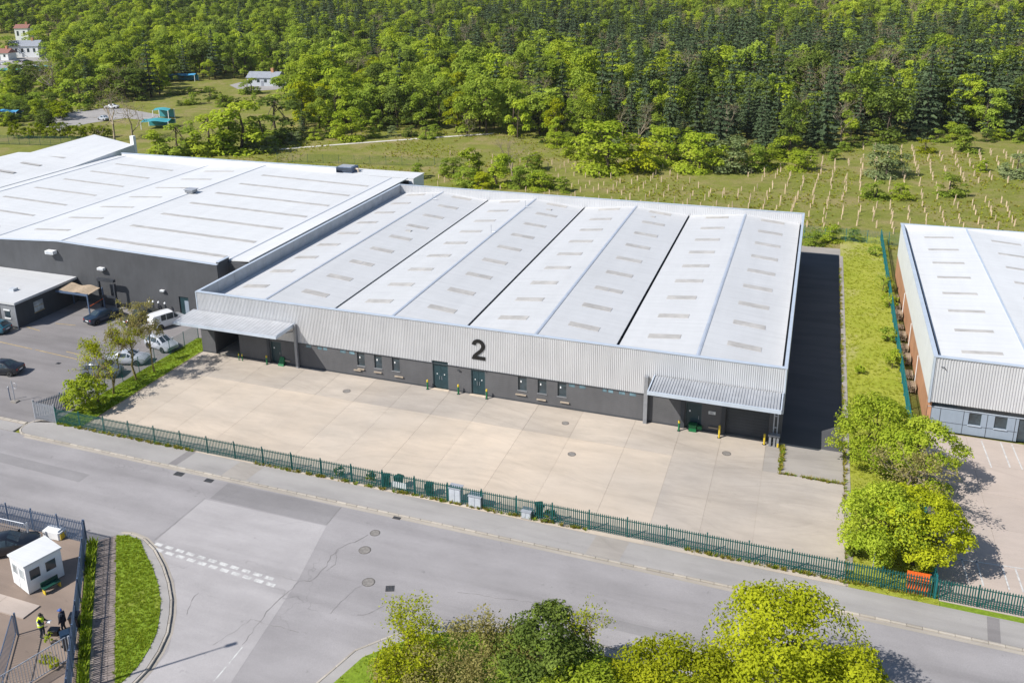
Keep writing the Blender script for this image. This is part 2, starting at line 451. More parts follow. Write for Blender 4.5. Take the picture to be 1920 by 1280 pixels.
M['leaf_mid'] = leafmat('mid_green_leaf', (0.21, 0.31, 0.038), (0.42, 0.51, 0.078), 0.42)
M['leaf_dark'] = leafmat('dark_green_leaf', (0.1, 0.15, 0.032), (0.21, 0.275, 0.055), 0.38)
M['leaf_pale'] = leafmat('grey_green_leaf', (0.18, 0.24, 0.09), (0.31, 0.36, 0.17), 0.35)
M['leaf_olive'] = leafmat('olive_bud_leaf', (0.24, 0.22, 0.07), (0.36, 0.32, 0.12), 0.35)
M['needle'] = leafmat('conifer_needle', (0.05, 0.082, 0.042), (0.13, 0.175, 0.085), 0.22)
M['hedge'] = leafmat('hedge_leaf', (0.18, 0.25, 0.01), (0.33, 0.38, 0.02), 0.4)

# ------------------------------------------------------------------ ground, road, paving
random.seed(7)
RZ = -0.12                                    # road level; yards and pavements lie at 0
def gz(x, y): return hill(x, y) - 0.2
xs = list(range(-900, 1000, 50)); ys = list(range(-150, 1001, 50))
g = MB().grid(lambda u, v: (u, v, gz(u, v)), xs, ys)
tag(obj('ground', g.mesh('ground', smooth=60), M['grass']), kind='structure')
road = tag(obj('road', MB().prism([(-140, -75), (170, -75), (170, -20.32), (-140, -20.32)], -0.4, RZ), M['road']), kind='structure')

def sheet(name, poly, z, mat, parent=None, kind=None, thick=None):
    mb = MB()
    if thick: mb.prism(poly, z-thick, z)
    else: mb.face([(p[0], p[1], z) for p in poly])
    o = obj(name, mb, mat, parent)
    if kind: tag(o, kind=kind)
    return o

def stones(parent, path, width, top, depth, mat, length=0.9, name='kerb_stone', gap=0.02):
    """one block after another along a path of points"""
    cache = {}
    for (x0, y0), (x1, y1) in zip(path[:-1], path[1:]):
        L = math.hypot(x1-x0, y1-y0); k = max(1, int(round(L/length))); a = math.atan2(y1-y0, x1-x0); step = L/k
        key = round(step, 2)
        if key not in cache:
            h = step/2-gap/2; b = 0.02; wv = width/2
            mb = MB(); n = 0
            mb.v = [(-h,-wv,-depth),(h,-wv,-depth),(h,wv,-depth),(-h,wv,-depth),(-h,-wv,-b),(h,-wv,-b),(h,wv,-b),(-h,wv,-b),
                    (-h+b,-wv+b,0),(h-b,-wv+b,0),(h-b,wv-b,0),(-h+b,wv-b,0)]
            mb.f = [(0,3,2,1),(0,1,5,4),(1,2,6,5),(2,3,7,6),(3,0,4,7),(4,5,9,8),(5,6,10,9),(6,7,11,10),(7,4,8,11),(8,9,10,11)]
            cache[key] = mb.mesh(name)
        for i in range(k):
            t = (i+0.5)/k
            obj(name, cache[key], mat, parent, (x0+(x1-x0)*t, y0+(y1-y0)*t, top+random.uniform(-0.006, 0.006)), a)

# pavement in front of the green fence, with a round end at the car park entrance
endc = [(-4.2+1.2*math.cos(a), -19.12+1.2*math.sin(a)) for a in [math.radians(t) for t in (90, 115, 140, 165, 190, 215, 240, 270)]]
tag(sheet('pavement', [(170, -20.3)] + [(170, -17.92)] + endc, 0.0, M['pave'], thick=0.3), kind='structure')
kb = tag(obj('kerb', MB().box(-4.2, 82, -20.53, -20.38, -0.35, RZ-0.02), M['joint']), kind='structure')
stones(kb, [(82, -20.42), (-4.2, -20.42)] + [(-4.2+1.3*math.cos(a), -19.12+1.3*math.sin(a)) for a in [math.radians(t) for t in (262, 240, 215, 190, 165, 140, 115, 90)]], 0.16, 0.012, 0.2, M['kerb'])
sheet('drain_channel', [(-4.0, -20.80), (82, -20.80), (82, -20.54), (-4.0, -20.54)], RZ+0.006, M['kerb'], kb)
# pavement covers: slightly different reinstatement strips
for x0, x1, c in ((4.5, 6.0, 'road'), (11.8, 12.6, 'carpark'), (17.2, 19.6, 'greycon'), (48.0, 50.4, 'greycon'), (73.0, 73.7, 'carpark')):
    sheet('pavement_patch', [(x0, -20.28), (x1, -20.28), (x1+0.25, -17.98), (x0+0.25, -17.98)], 0.004, M[c if c != 'road' else 'pave'], D.objects['pavement'])
# lighter resurfaced strip of the side road
sheet('asphalt_patch', [(17.9, -29.3), (18.0, -23.5), (28.9, -23.4), (30.2, -29.5), (31.5, -40), (26.5, -41), (26.2, -38), (24.4, -34.9), (22.2, -32.4), (18.9, -29.95)], RZ+0.004, M['patch'], road)
sheet('asphalt_patch', [(18.3, -23.3), (18.3, -20.9), (28.8, -20.9), (28.9, -23.3)], RZ+0.004, M['roaddark'], road)
sheet('asphalt_patch', [(-8.0, -24.6), (6.5, -24.9), (6.5, -23.7), (-8.0, -23.5)], RZ+0.004, M['roaddark'], road)
sheet('asphalt_patch', [(46.0, -26.9), (66, -26.8), (66, -25.9), (46.0, -26.0)], RZ+0.004, M['roaddark'], road)
def seam(pix, wd=0.035, jit=0.05):
    pts_ = [Vector((*U(*p, RZ), 0)) for p in pix]; fine = []
    for a_, b_ in zip(pts_[:-1], pts_[1:]):
        k_ = max(2, int((b_-a_).length/0.35))
        for i_ in range(k_): q_ = a_.lerp(b_, i_/k_); fine.append(Vector((q_.x+random.gauss(0, jit), q_.y+random.gauss(0, jit), 0)))
    fine.append(pts_[-1]); mb_ = MB()
    for a_, b_ in zip(fine[:-1], fine[1:]):
        d_ = (b_-a_).normalized(); n_ = Vector((-d_.y, d_.x, 0))*wd*random.uniform(0.15, 0.55)
        mb_.face([(p.x, p.y, RZ+0.0085) for p in (a_-n_, b_-n_, b_+n_, a_+n_)])
    obj('tar_seam', mb_, M['seam'], road)
seam([(455, 1208), (505, 1140), (560, 1090), (590, 1085), (610, 1060), (632, 1030), (690, 1002)], 0.05)
seam([(560, 1090), (520, 1078)]); seam([(632, 1030), (628, 1058), (612, 1070)]); seam([(690, 1088), (660, 1108), (620, 1150)], 0.03); seam([(400, 1210), (470, 1160), (560, 1185)], 0.03); seam([(720, 1135), (690, 1150), (670, 1152)], 0.04)
seam([(355, 885), (470, 912)], 0.03); seam([(385, 933), (290, 1012)], 0.04, 0.02); seam([(612, 983), (640, 950)], 0.04, 0.02); seam([(350, 1150), (362, 1120), (372, 1112)], 0.05); seam([(860, 1110), (1000, 1130)], 0.03)

# concrete forecourt: every bay its own slab over dark joint filler
fc = tag(obj('forecourt', MB().prism([(0, -17.9), (65.05, -17.9), (65.05, -0.01), (0, -0.01)], -0.3, -0.014), M['joint']), kind='structure')
XJ = [0, 4.2, 8.4, 13.1, 17.1, 21.3, 25.2, 29.4, 33.5, 38.4, 42.7, 47.6, 51.65, 55.2, 58.9, 65.05]
def slab(x0, x1, y0, y1, mat, parent, g=0.012):
    dz = random.uniform(-0.004, 0.004)
    mb = MB().box(x0+g, x1-g, y0+g, y1-g, -0.1, dz)
    return obj('slab', mb, mat, parent)
for i in range(len(XJ)-1):
    x0, x1 = XJ[i], XJ[i+1]
    slab(x0, x1, -5.1, -0.012, M['greycon'] if x0 > 58 else M['apron'], fc)
    slab(x0, x1, -17.88, -5.1, M['concrete'] if x0 < 51 else M['apron'], fc, 0.007)
# alley beside the warehouse
al = tag(sheet('alley', [(60.0, -0.01), (65.05, -0.01), (65.05, 55.4), (60.0, 55.4)], 0.0, M['alley'], thick=0.3), kind='structure')  # dark-toned sheet, ends at the rear where the warehouse's shade ends
ra = tag(sheet('service_apron', [(46, 55.42), (65.2, 55.42), (65.2, 58.7), (46, 58.7)], 0.0, M['greycon'], thick=0.3), kind='structure')
# flag strip along the verge
fs = tag(obj('edging_strip', MB().box(65.07, 65.2, -17.8, 55.4, -0.3, 0.0), M['joint']), kind='structure')
stones(fs, [(65.33, -16.0), (65.33, 55.3)], 0.42, 0.03, 0.2, M['greycon'], 0.98, 'edging_stone', 0.04)
# grass strips
tag(sheet('verge', [(65.2, -17.9), (70.6, -17.9), (71.6, 66), (65.2, 66), (65.2, 58.72)], 0.0, M['dryverge'], thick=0.35), kind='structure')
tag(sheet('hedge_bed', [(-3.3, -17.9), (-0.12, -17.9), (-0.12, -0.2), (-0.3, 3.0), (-3.0, 3.0)], 0.0, M['lawn'], thick=0.35), kind='structure')
eb = tag(obj('bed_edging', MB().box(-0.12, -0.015, -17.9, -0.2, -0.3, -0.02), M['joint']), kind='structure')
stones(eb, [(-0.07, -17.6), (-0.07, -0.4)], 0.09, 0.05, 0.2, M['wood'], 1.4, 'edging_board')
# car park on the left
cp = tag(sheet('car_park', [(-110, -18.6), (-5.6, -18.6), (-3.32, -17.9), (-3.02, 3.0), (-0.32, 3.02), (-0.02, 8.4), (-110, 8.4)], 0.0, M['carpark'], thick=0.35), kind='structure')
ck = tag(obj('entrance_kerb', MB().box(-60, -5.8, -19.0, -18.62, -0.3, -0.03), M['joint']), kind='structure')
stones(ck, [(-60, -18.8), (-5.7, -18.8)], 0.34, 0.0, 0.2, M['kerb'], 0.9)
tag(sheet('entrance_apron', [(-110, -20.3), (-5.7, -20.3), (-5.7, -19.01), (-110, -19.01)], -0.06, M['pave'], thick=0.3), kind='structure')
def pline(a, b, wd, z, mat, parent, name='painted_line'):
    a, b = Vector((a[0], a[1], 0)), Vector((b[0], b[1], 0)); d = (b-a).normalized(); n = Vector((-d.y, d.x, 0))*wd/2
    return sheet(name, [(a-n)[:2], (b-n)[:2], (b+n)[:2], (a+n)[:2]], z, mat, parent)
for q in (((-24.6, -5.2), (-18.8, -5.6)), ((-18.4, -5.6), (-12.2, -6.1)), ((-14.6, -4.9), (-11.0, -5.2)), ((-22.2, 1.1), (-19.4, 1.4)), ((-24.8, -0.8), (-22.2, -1.25)),
          ((-12.2, -6.1), (-10.0, -6.2)), ((-32, -5.0), (-25.2, -5.2))):
    pline(*q, 0.14, 0.004, M['yline'], cp)
# right-hand yard with parking bays
ry = tag(obj('parking_yard', MB().prism([(70.62, -17.4), (135, -17.4), (135, 6.3), (70.62, 6.3)], -0.3, -0.014), M['joint']), kind='structure')
xj = [70.62+4.3*k for k in range(13)]
for i in range(12):
    for y0, y1 in ((-17.4, -12.4), (-12.4, -7.6), (-7.6, -2.8), (-2.8, 1.8), (1.8, 6.28)):
        slab(xj[i], xj[i+1], y0, y1, M['pinkcon'], ry, 0.01)
for a, b in (((1840, 826), (1859, 876)), ((1876, 829), (1894, 876)), ((1897, 833), (1917, 880)), ((1802, 1045), (1816, 1092)), ((1830, 1049), (1844, 1098)),
             ((1879, 1062), (1893, 1106)), ((1904, 1066), (1919, 1110)), ((1765, 1043), (1920, 1066))):
    pline(U(*a), U(*b), 0.11, 0.012, M['whitep'], ry)
tag(sheet('pavement_strip', [(70.62, -17.92), (170, -17.92), (170, -17.41), (70.62, -17.41)], 0.01, M['lawn'], thick=0.3), kind='structure')

# yard with the gate cabin (lower left), brick path, grass island
tag(sheet('gate_yard', [(-60, -60), (26.2, -60), (23.3, -42.6), (13.35, -31.25), (-60, -32.4)], 0.0, M['yard'], thick=0.3), kind='structure')
tag(sheet('planting_strip', [(13.4, -31.24), (23.34, -42.6), (23.9, -42.2), (13.85, -30.7)], -0.01, M['lawn'], thick=0.3), kind='structure')
pth = tag(obj('brick_path', MB().prism([(13.87, -30.68), (23.92, -42.2), (25.1, -41.3), (14.75, -29.75)], -0.3, -0.03), M['joint']), kind='structure')
bp = MB(); dv = Vector((10.25, -11.55, 0)).normalized(); nv = Vector((0.748, 0.664, 0)); k = 0
for i in range(int(15.4/0.21)):
    for j in range(3):
        c = Vector((13.9, -30.66, 0)) + dv*(0.1+i*0.21) + nv*(0.22+j*0.42+(0.0 if i % 2 else 0.03))
        a = dv*0.088; b = nv*0.195; z = random.uniform(-0.012, 0.008)
        q = [c-a-b, c+a-b, c+a+b, c-a+b]; q = [(p.x, p.y, z) for p in q]
        bp.face(q)
        for t in range(4): bp.face([q[t], (q[t][0], q[t][1], -0.04), (q[(t+1) % 4][0], q[(t+1) % 4][1], -0.04), q[(t+1) % 4]])
tag(obj('paver', bp, M['pave_brick'], pth), kind='stuff')
arc = [(14.85, -29.3), (15.7, -29.12), (17, -29.3), (18.66, -30.1), (20.5, -31.4), (22.03, -32.71), (23.4, -34.1), (24.27, -35.25), (25.2, -36.7), (25.78, -38.22), (26.1, -39.6), (26.1, -40.9), (25.9, -43), (25.2, -50)]
def offset(path, d):
    out = []
    for i, p in enumerate(path):
        a = path[max(i-1, 0)]; b = path[min(i+1, len(path)-1)]
        t = Vector((b[0]-a[0], b[1]-a[1])).normalized(); out.append((p[0]-t.y*d, p[1]+t.x*d))
    return out
inn = offset(arc, -0.75)
for i in range(len(inn)):
    if i < 3: inn[i] = (arc[i][0]-0.05*i, arc[i][1]-0.35)
isl = tag(sheet('grass_island', [(14.8, -29.78), (25.12, -41.32), (24.3, -43.5)] + inn[::-1][1:-1], 0.03, M['lawn'], thick=0.3), kind='structure')
tag(sheet('island_path', [(24.3, -50), (24.3, -43.5)] + inn[::-1][1:-1] + [(14.8, -29.78), (14.75, -29.4)] + offset(arc, -0.18) , 0.0, M['pave'], thick=0.3), kind='structure')
ik = tag(sheet('island_kerb', offset(arc, -0.16) + offset(arc, 0.02)[::-1], RZ-0.01, M['joint'], thick=0.2), kind='structure')
stones(ik, offset(arc, -0.07), 0.15, 0.012, 0.25, M['kerb'])
arc2 = offset(arc, 0.30)
tag(sheet('gully_strip', offset(arc, 0.03) + offset(arc, 0.26)[::-1], RZ+0.005, M['kerb']), kind='structure')
# verge at the bottom with trees
vk = [(35.4, -42), (35.7, -39.5), (36.1, -37.2), (37.0, -34), (39.2, -31.4), (41.2, -30.0), (43.4, -29.2), (45.4, -28.65), (50.2, -28.5), (58, -28.4), (66, -28.4), (82, -28.3)]
vin = offset(vk, -0.2)
tag(sheet('tree_verge', offset(vk, -0.9)[::-1] + [(35.9, -60), (82, -60)], 0.02, M['lawn'], thick=0.3), kind='structure')
tag(sheet('footway', vin + offset(vk, -0.9)[::-1], 0.0, M['pave'], thick=0.3), kind='structure')
vkk = tag(sheet('verge_kerb', vk + vin[::-1], RZ-0.01, M['joint'], thick=0.2), kind='structure')
stones(vkk, offset(vk, -0.1), 0.15, 0.012, 0.25, M['kerb'])

# road markings, each stroke its own piece
a, b = Vector((18.0, -29.33, 0)), Vector((28.5, -29.85, 0)); dv = (b-a).normalized(); nv = Vector((-dv.y, dv.x, 0))
for row in (0, 1):
    for i in range(11):
        c = a + dv*(0.42+i*0.98 + row*0.5) - nv*(0.12+row*0.52)
        p, q = c-dv*0.33, c+dv*0.33
        pline(p, q, 0.30, RZ+0.009, M['whitep'], road, 'road_marking')
pline((30.3, -36.1), (30.32, -37.5), 0.09, RZ+0.009, M['whitep'], road, 'road_marking')
pline((30.32, -37.8), (30.34, -39.0), 0.09, RZ+0.009, M['whitep'], road, 'road_marking')
pline((30.34, -39.3), (30.36, -41.0), 0.09, RZ+0.009, M['whitep'], road, 'road_marking')

# covers and gullies
def cover(x, y, z, r, label):
    t = thing('manhole_cover', label, 'manhole cover', (x, y, z), 0, None)
    obj('frame', MB().lathe([(r+0.05, -0.05), (r+0.05, 0.008), (r+0.01, 0.012), (r+0.01, -0.05)], sides=28), M['iron'], t)
    obj('lid', MB().lathe([(r, -0.04), (r, 0.010), (r*0.93, 0.016), (r*0.3, 0.016)], sides=28), M['lid'], t)
for x, y, z, r, l in ((32.76, -22.94, RZ, 0.33, 'small round manhole cover in the road nearest the drain grating'),
                      (32.99, -25.0, RZ, 0.40, 'large round manhole cover in the middle of the road'),
                      (34.86, -28.03, RZ, 0.40, 'pale round manhole cover beside the square road cover'),
                      (43.63, -7.65, 0.005, 0.30, 'round manhole cover in the concrete forecourt'),
                      (19.68, -3.41, 0.005, 0.34, 'round manhole cover in the forecourt by the narrow windows'),
                      (41.7, -2.66, 0.005, 0.28, 'small round cover in the forecourt slab by the window row'),
                      (55.9, -3.3, 0.005, 0.32, 'round manhole cover in the forecourt before the corrugated canopy')):
    cover(x, y, z, r, l)
def gully(x, y, z, lx, ly, label, rz=0.0):
    t = thing('drain_grating', label, 'drain', (x, y, z), rz)
    obj('frame', MB().box(-lx/2, lx/2, -ly/2, ly/2, -0.08, 0.010), M['iron'], t)
    for i in range(6):
        c = -lx/2+lx*(i+0.5)/6
        obj('bar', MB().box(c-lx*0.05, c+lx*0.05, -ly/2+0.03, ly/2-0.03, 0.011, 0.022), M['darksteel'], t)
gully(13.6, -21.15, RZ, 0.85, 0.55, 'dark drain grating in the road by the west kerb patch')
gully(16.6, -21.15, RZ, 0.75, 0.5, 'worn drain grating in the road by the grey pavement patch')
gully(33.47, -20.72, RZ+0.01, 0.62, 0.32, 'small dark drain grating set in the kerb channel')
gully(36.53, -28.13, RZ, 0.6, 0.6, 'square road cover beside the pale manhole', 0.4)
gully(-13.0, -7.6, 0.0, 0.5, 0.4, 'drain grating in the car park by the yellow line')

# ------------------------------------------------------------------ the big warehouse
BW, BD, BH = 60.04, 50.68, 7.0
FZ = 2.75                                       # underside of the front cladding
wh = thing('warehouse', 'long silver clad warehouse with white sawtooth roof and black numeral 2', 'warehouse', (30, 25, 0))
def holed_wall(mb, x0, x1, z0, z1, y0, y1, holes):
    xs = sorted({x0, x1} | {h[0] for h in holes} | {h[1] for h in holes})
    for a, b in zip(xs[:-1], xs[1:]):
        cuts = sorted([(h[2], h[3]) for h in holes if h[0] <= a+1e-6 and h[1] >= b-1e-6]); z = z0
        for c, d in cuts:
            if c > z+1e-4: mb.box(a, b, y0, y1, z, c)
            z = max(z, d)
        if z < z1-1e-4: mb.box(a, b, y0, y1, z, z1)
    return mb
NARROW = [(19.15, 20.01), (21.1, 21.95), (23.08, 23.92), (36.33, 37.18), (38.27, 39.12), (40.2, 41.04)]
HIGH = [(13.2, 13.84), (14.56, 15.1), (15.2, 15.74), (17.2, 17.9), (18.24, 18.9), (41.26, 41.86), (42.25, 42.87), (44.43, 44.85), (44.95, 45.45), (45.93, 46.53), (46.9, 47.54)]
BIGD = [(27.5, 29.15, 2.98), (31.55, 33.0, 2.60)]
PLAIN = [(8.85, 10.15, 2.45), (51.95, 53.35, 2.55)]
holes = [(a, b, 1.2, 2.69) for a, b in NARROW] + [(a, b, 2.30, 2.64) for a, b in HIGH] + [(a, b, 0, min(h, FZ)) for a, b, h in BIGD] + [(a, b, 0, h) for a, b, h in PLAIN]
holes += [(1.75, 4.9, 0, 2.68), (55.4, 59.0, 0, 2.6)]
part('block_wall', holed_wall(MB(), 0.0, 27.5, 0.0, FZ, 0.0, 0.30, [h for h in holes if h[1] < 27.5]), M['block'], wh)
part('block_wall', holed_wall(MB(), 29.15, BW, 0.0, FZ, 0.0, 0.30, [h for h in holes if h[0] > 29.15]), M['block'], wh)
part('block_wall', MB().box(0.0, 0.3, 0.31, BD, 0.0, FZ), M['block'], wh)
part('block_wall', MB().box(BW-0.3, BW, 0.31, BD, 0.0, FZ), M['block'], wh)
part('block_wall', MB().box(0.31, BW-0.31, BD-0.3, BD, 0.0, FZ), M['block'], wh)
part('floor_slab', MB().box(0.31, BW-0.31, 0.31, BD-0.31, -0.3, 0.01), M['greycon'], wh)
# loading alcove behind the opening under the plain canopy
part('alcove_lining', MB().box(1.45, 1.74, 0.31, 4.3, 0.02, FZ).box(4.91, 5.2, 0.31, 4.3, 0.02, FZ).box(1.45, 5.2, 4.31, 4.6, 0.02, FZ), M['darkclad'], wh)
# plinth course
part('plinth', holed_wall(MB(), 0.0, BW, 0.005, 0.16, -0.02, -0.003, [h for h in holes if h[2] == 0]), M['darkpanel'], wh)
# cladding above: upstand boxes, then a ribbed sheet on the outside of each face
up = holed_wall(MB(), 0.0, BW, FZ+0.002, BH-0.03, 0.02, 0.24, [(27.5, 29.15, FZ, 2.98)])
part('parapet', up, M['parapet'], wh)
part('parapet', MB().box(0.0, 0.2, 0.245, BD-0.25, FZ+0.002, BH-0.03), M['parapet'], wh)
part('parapet', MB().box(BW-0.2, BW, 0.245, BD-0.25, FZ+0.002, BH-0.03), M['parapet'], wh)
part('parapet', MB().box(0.0, BW, BD-0.245, BD, FZ+0.002, BH-0.03), M['parapet'], wh)
cl = MB()
cl.corrugated((0, -0.02, FZ), (1, 0, 0), (0, 0, 1), (0, -1, 0), 27.45, BH-0.06-FZ, 0.175, 0.05)
cl.corrugated((27.45, -0.02, 3.0), (1, 0, 0), (0, 0, 1), (0, -1, 0), 1.75, BH-0.06-3.0, 0.175, 0.05)
cl.corrugated((29.2, -0.02, FZ), (1, 0, 0), (0, 0, 1), (0, -1, 0), BW-29.2, BH-0.06-FZ, 0.175, 0.05)
part('cladding', cl, M['clad'], wh)
part('cladding', MB().corrugated((BW+0.012, 0, FZ), (0, 1, 0), (0, 0, 1), (1, 0, 0), BD, BH-0.06-FZ, 0.25, 0.04), M['clad'], wh)
part('cladding', MB().corrugated((-0.012, BD, FZ), (0, -1, 0), (0, 0, 1), (-1, 0, 0), BD, BH-0.06-FZ, 0.25, 0.04), M['clad'], wh)
# inner ribbed lining of the rear parapet
part('parapet_lining', MB().corrugated((BW-0.22, BD-0.25, 5.2), (-1, 0, 0), (0, 0, 1), (0, -1, 0), BW-0.44, BH-5.26, 0.25, 0.03), M['clad'], wh)
lp = MB()
for i in range(16):
    y0 = 0.3+i*3.13
    lp.box(0.202, 0.225, y0+0.02, min(y0+3.11, BD-0.3), 5.3, BH-0.05)
part('parapet_lining', lp, M['parapet'], wh)
part('trim', MB().box(-0.02, BW+0.06, -0.09, -0.022, FZ-0.05, FZ-0.002), M['darkpanel'], wh)
for x in (-0.03, BW-0.02): part('corner_trim', MB().box(x-0.05, x+0.06, -0.10, 0.06, FZ, BH-0.04), M['coping'], wh)
cop = [(-0.08, BW+0.08, -0.12, 0.28), (-0.08, BW+0.08, BD-0.30, BD+0.06), (-0.08, 0.25, 0.281, BD-0.301), (BW-0.20, BW+0.08, 0.281, BD-0.301)]
for x0, x1, y0, y1 in cop: part('coping', MB().box(x0, x1, y0, y1, BH-0.028, BH+0.02), M['coping'], wh)
# roof: eight slopes, valley gutters, ridges
RX = [0.0 + BW/8*i for i in range(9)]
ZR, ZV = 6.32, 5.58
def zroof(i): return ZR if i % 2 else ZV
sk = []
for i in range(8):
    x0, x1 = RX[i], RX[i+1]; za, zb = zroof(i), zroof(i+1)
    if i % 2 == 0: x0 += 0.14 if i else 0.22
    else: x1 -= 0.42 if i == 7 else 0.14
    f = lambda x: za+(zb-za)*(x-RX[i])/(RX[i+1]-RX[i])
    mb = MB(); y0, y1 = 0.27, BD-0.27
    mb.v = [(x0,y0,f(x0)),(x1,y0,f(x1)),(x1,y1,f(x1)),(x0,y1,f(x0)),(x0,y0,f(x0)-0.12),(x1,y0,f(x1)-0.12),(x1,y1,f(x1)-0.12),(x0,y1,f(x0)-0.12)]
    mb.f = [(0,1,2,3),(7,6,5,4),(0,4,5,1),(1,5,6,2),(2,6,7,3),(3,7,4,0)]
    part('roof_slope', mb, M['roof'], wh)
    xc = (RX[i]+RX[i+1])/2 + (-0.25 if i == 0 else (0.15 if i % 2 == 0 else -0.1))
    for k in range(9):
        yc = 5.9+5.38*k
        a, b = xc-1.5, xc+1.5; h = 0.03
        q = [(a, yc-0.52), (b, yc-0.52), (b, yc+0.52), (a, yc+0.52)]
        mb = MB(); mb.v = [(x, y, f(x)-0.05) for x, y in q] + [(x, y, f(x)+h) for x, y in q]
        mb.f = [(4,5,6,7),(0,1,5,4),(1,2,6,5),(2,3,7,6),(3,0,4,7)]
        s = part('skylight', mb, M['skylight'], wh)
        if i in (1, 3, 5) and k in (2, 5, 6, 7):
            c0 = MB().box(xc-0.03, xc+0.03, yc-0.53, yc+0.53, f(xc)-0.02, f(xc)+h+0.012); part('joint_strip', c0, M['parapet'], s)
for i in (1, 3, 5, 7):
    mb = MB(); x = RX[i]
    for s in (-1, 1):
        mb.face([(x, 0.27, ZR+0.06), (x+s*0.16, 0.27, ZR+0.025), (x+s*0.16, BD-0.27, ZR+0.025), (x, BD-0.27, ZR+0.06)][::s])
    part('ridge_cap', mb, M['ridge'], wh)
for i in (2, 4, 6):
    x = RX[i]; part('valley_gutter', MB().box(x-0.135, x+0.135, 0.28, BD-0.28, ZV-0.5, ZV-0.28), M['gutter'], wh)
part('valley_gutter', MB().box(BW-0.415, BW-0.21, 0.28, BD-0.28, ZV-0.5, ZV-0.3), M['gutter'], wh)
# openings
for a, b in NARROW:
    wn = part('window', MB().box(a+0.04, b-0.04, 0.14, 0.17, 1.24, 2.65), M['glass'], wh)
    fm = MB().box(a, a+0.04, 0.10, 0.2, 1.2, 2.69).box(b-0.04, b, 0.10, 0.2, 1.2, 2.69).box(a+0.041, b-0.041, 0.10, 0.2, 2.65, 2.69).box(a+0.041, b-0.041, 0.10, 0.2, 1.2, 1.24).box(a+0.041, b-0.041, 0.11, 0.18, 2.25, 2.28)
    part('frame', fm, M['frame'], wn)
    part('sill', MB().box(a-0.05, b+0.05, -0.06, 0.10, 1.12, 1.185), M['steel'], wn)
    part('notice', MB().box(a+0.2, a+0.31, 0.12, 0.135, 1.95, 2.15), M['white'], wn)
for a, b in HIGH:
    wn = part('window', MB().box(a+0.03, b-0.03, 0.012, 0.03, 2.33, 2.64), M['tint'], wh)
    part('frame', MB().box(a, a+0.03, 0.02, 0.1, 2.3, 2.64).box(b-0.03, b, 0.02, 0.1, 2.3, 2.64).box(a+0.031, b-0.031, 0.02, 0.1, 2.3, 2.33), M['frame'], wn)
for a, b, h in BIGD:
    c = (a+b)/2
    for x0, x1, s in ((a+0.06, c-0.008, 1), (c+0.008, b-0.06, -1)):
        d = part('door', MB().box(x0, x1, 0.12, 0.17, 0.03, h-0.08), M['tealdoor'], wh)
        hx = c-s*0.12
        part('handle', MB().tube([(hx, 0.115, 1.0), (hx, 0.05, 1.0), (hx, 0.05, 1.35), (hx, 0.115, 1.35)], 0.018, 6), M['galv'], d)
        part('notice', MB().box((x0+x1)/2-0.05, (x0+x1)/2+0.05, 0.105, 0.118, 1.5, 1.6), M['white'], d)
    part('door_frame', MB().box(a, a+0.055, 0.03, 0.2, 0.02, h).box(b-0.055, b, 0.03, 0.2, 0.02, h).box(a+0.056, b-0.056, 0.03, 0.2, h-0.075, h), M['frame'], wh)
    part('threshold', MB().box(a-0.1, b+0.1, -0.35, 0.02, 0.003, 0.035), M['sill'], wh)
for a, b, h in PLAIN:
    d = part('door', MB().box(a+0.06, b-0.06, 0.12, 0.17, 0.03, h-0.06), M['tealdoor'], wh)
    part('handle', MB().tube([(b-0.25, 0.115, 1.0), (b-0.25, 0.05, 1.0), (b-0.25, 0.05, 1.3), (b-0.25, 0.115, 1.3)], 0.018, 6), M['galv'], d)
    part('notice', MB().box(a+0.3, a+0.42, 0.105, 0.118, 1.6, 1.75), M['white'], d)
    part('door_frame', MB().box(a, a+0.055, 0.03, 0.2, 0.02, h).box(b-0.055, b, 0.03, 0.2, 0.02, h).box(a+0.056, b-0.056, 0.03, 0.2, h-0.055, h), M['frame'], wh)
rs = MB()
for i in range(18): rs.box(55.42, 58.98, 0.13+0.01*(i % 2), 0.17, 0.03+i*0.142, 0.165+i*0.142)
part('roller_shutter', rs, M['darkpanel'], wh)
part('jamb', MB().box(55.05, 55.38, -0.16, -0.022, 0.0, 2.72), M['darkpanel'], wh)
part('jamb', MB().box(51.55, 51.9, -0.16, -0.022, 0.0, 2.72), M['darkpanel'], wh)
part('jamb', MB().box(8.5, 8.8, -0.16, -0.022, 0.0, 2.72), M['darkpanel'], wh)
ns = part('notice_board', MB().box(53.93, 54.52, -0.05, -0.022, 1.72, 2.0), M['white'], wh)
for i in range(3): part('text_line', MB().box(53.99, 54.42-0.1*(i % 2), -0.058, -0.052, 1.77+i*0.075, 1.795+i*0.075), M['black'], ns)
for x0, x1, z in ((18.75, 19.55, 0.62), (19.2, 19.95, 0.80), (21.05, 21.9, 0.74), (23.35, 24.3, 0.62), (36.1, 37.15, 0.72), (38.2, 39.1, 0.52), (40.5, 41.35, 0.62), (10.5, 11.2, 0.45), (54.0, 54.8, 0.42)):
    part('vent_hood', MB().box(x0, x1, -0.16, -0.022, z, z+0.10), M['ledge'], wh)
part('wall_lamp', MB().box(30.2, 30.45, -0.16, -0.10, 2.3, 2.42), M['darksteel'], wh)
part('conduit', MB().tube([(33.02, -0.1, 2.72), (33.25, -0.12, 2.5)], 0.02, 6), M['darksteel'], wh)
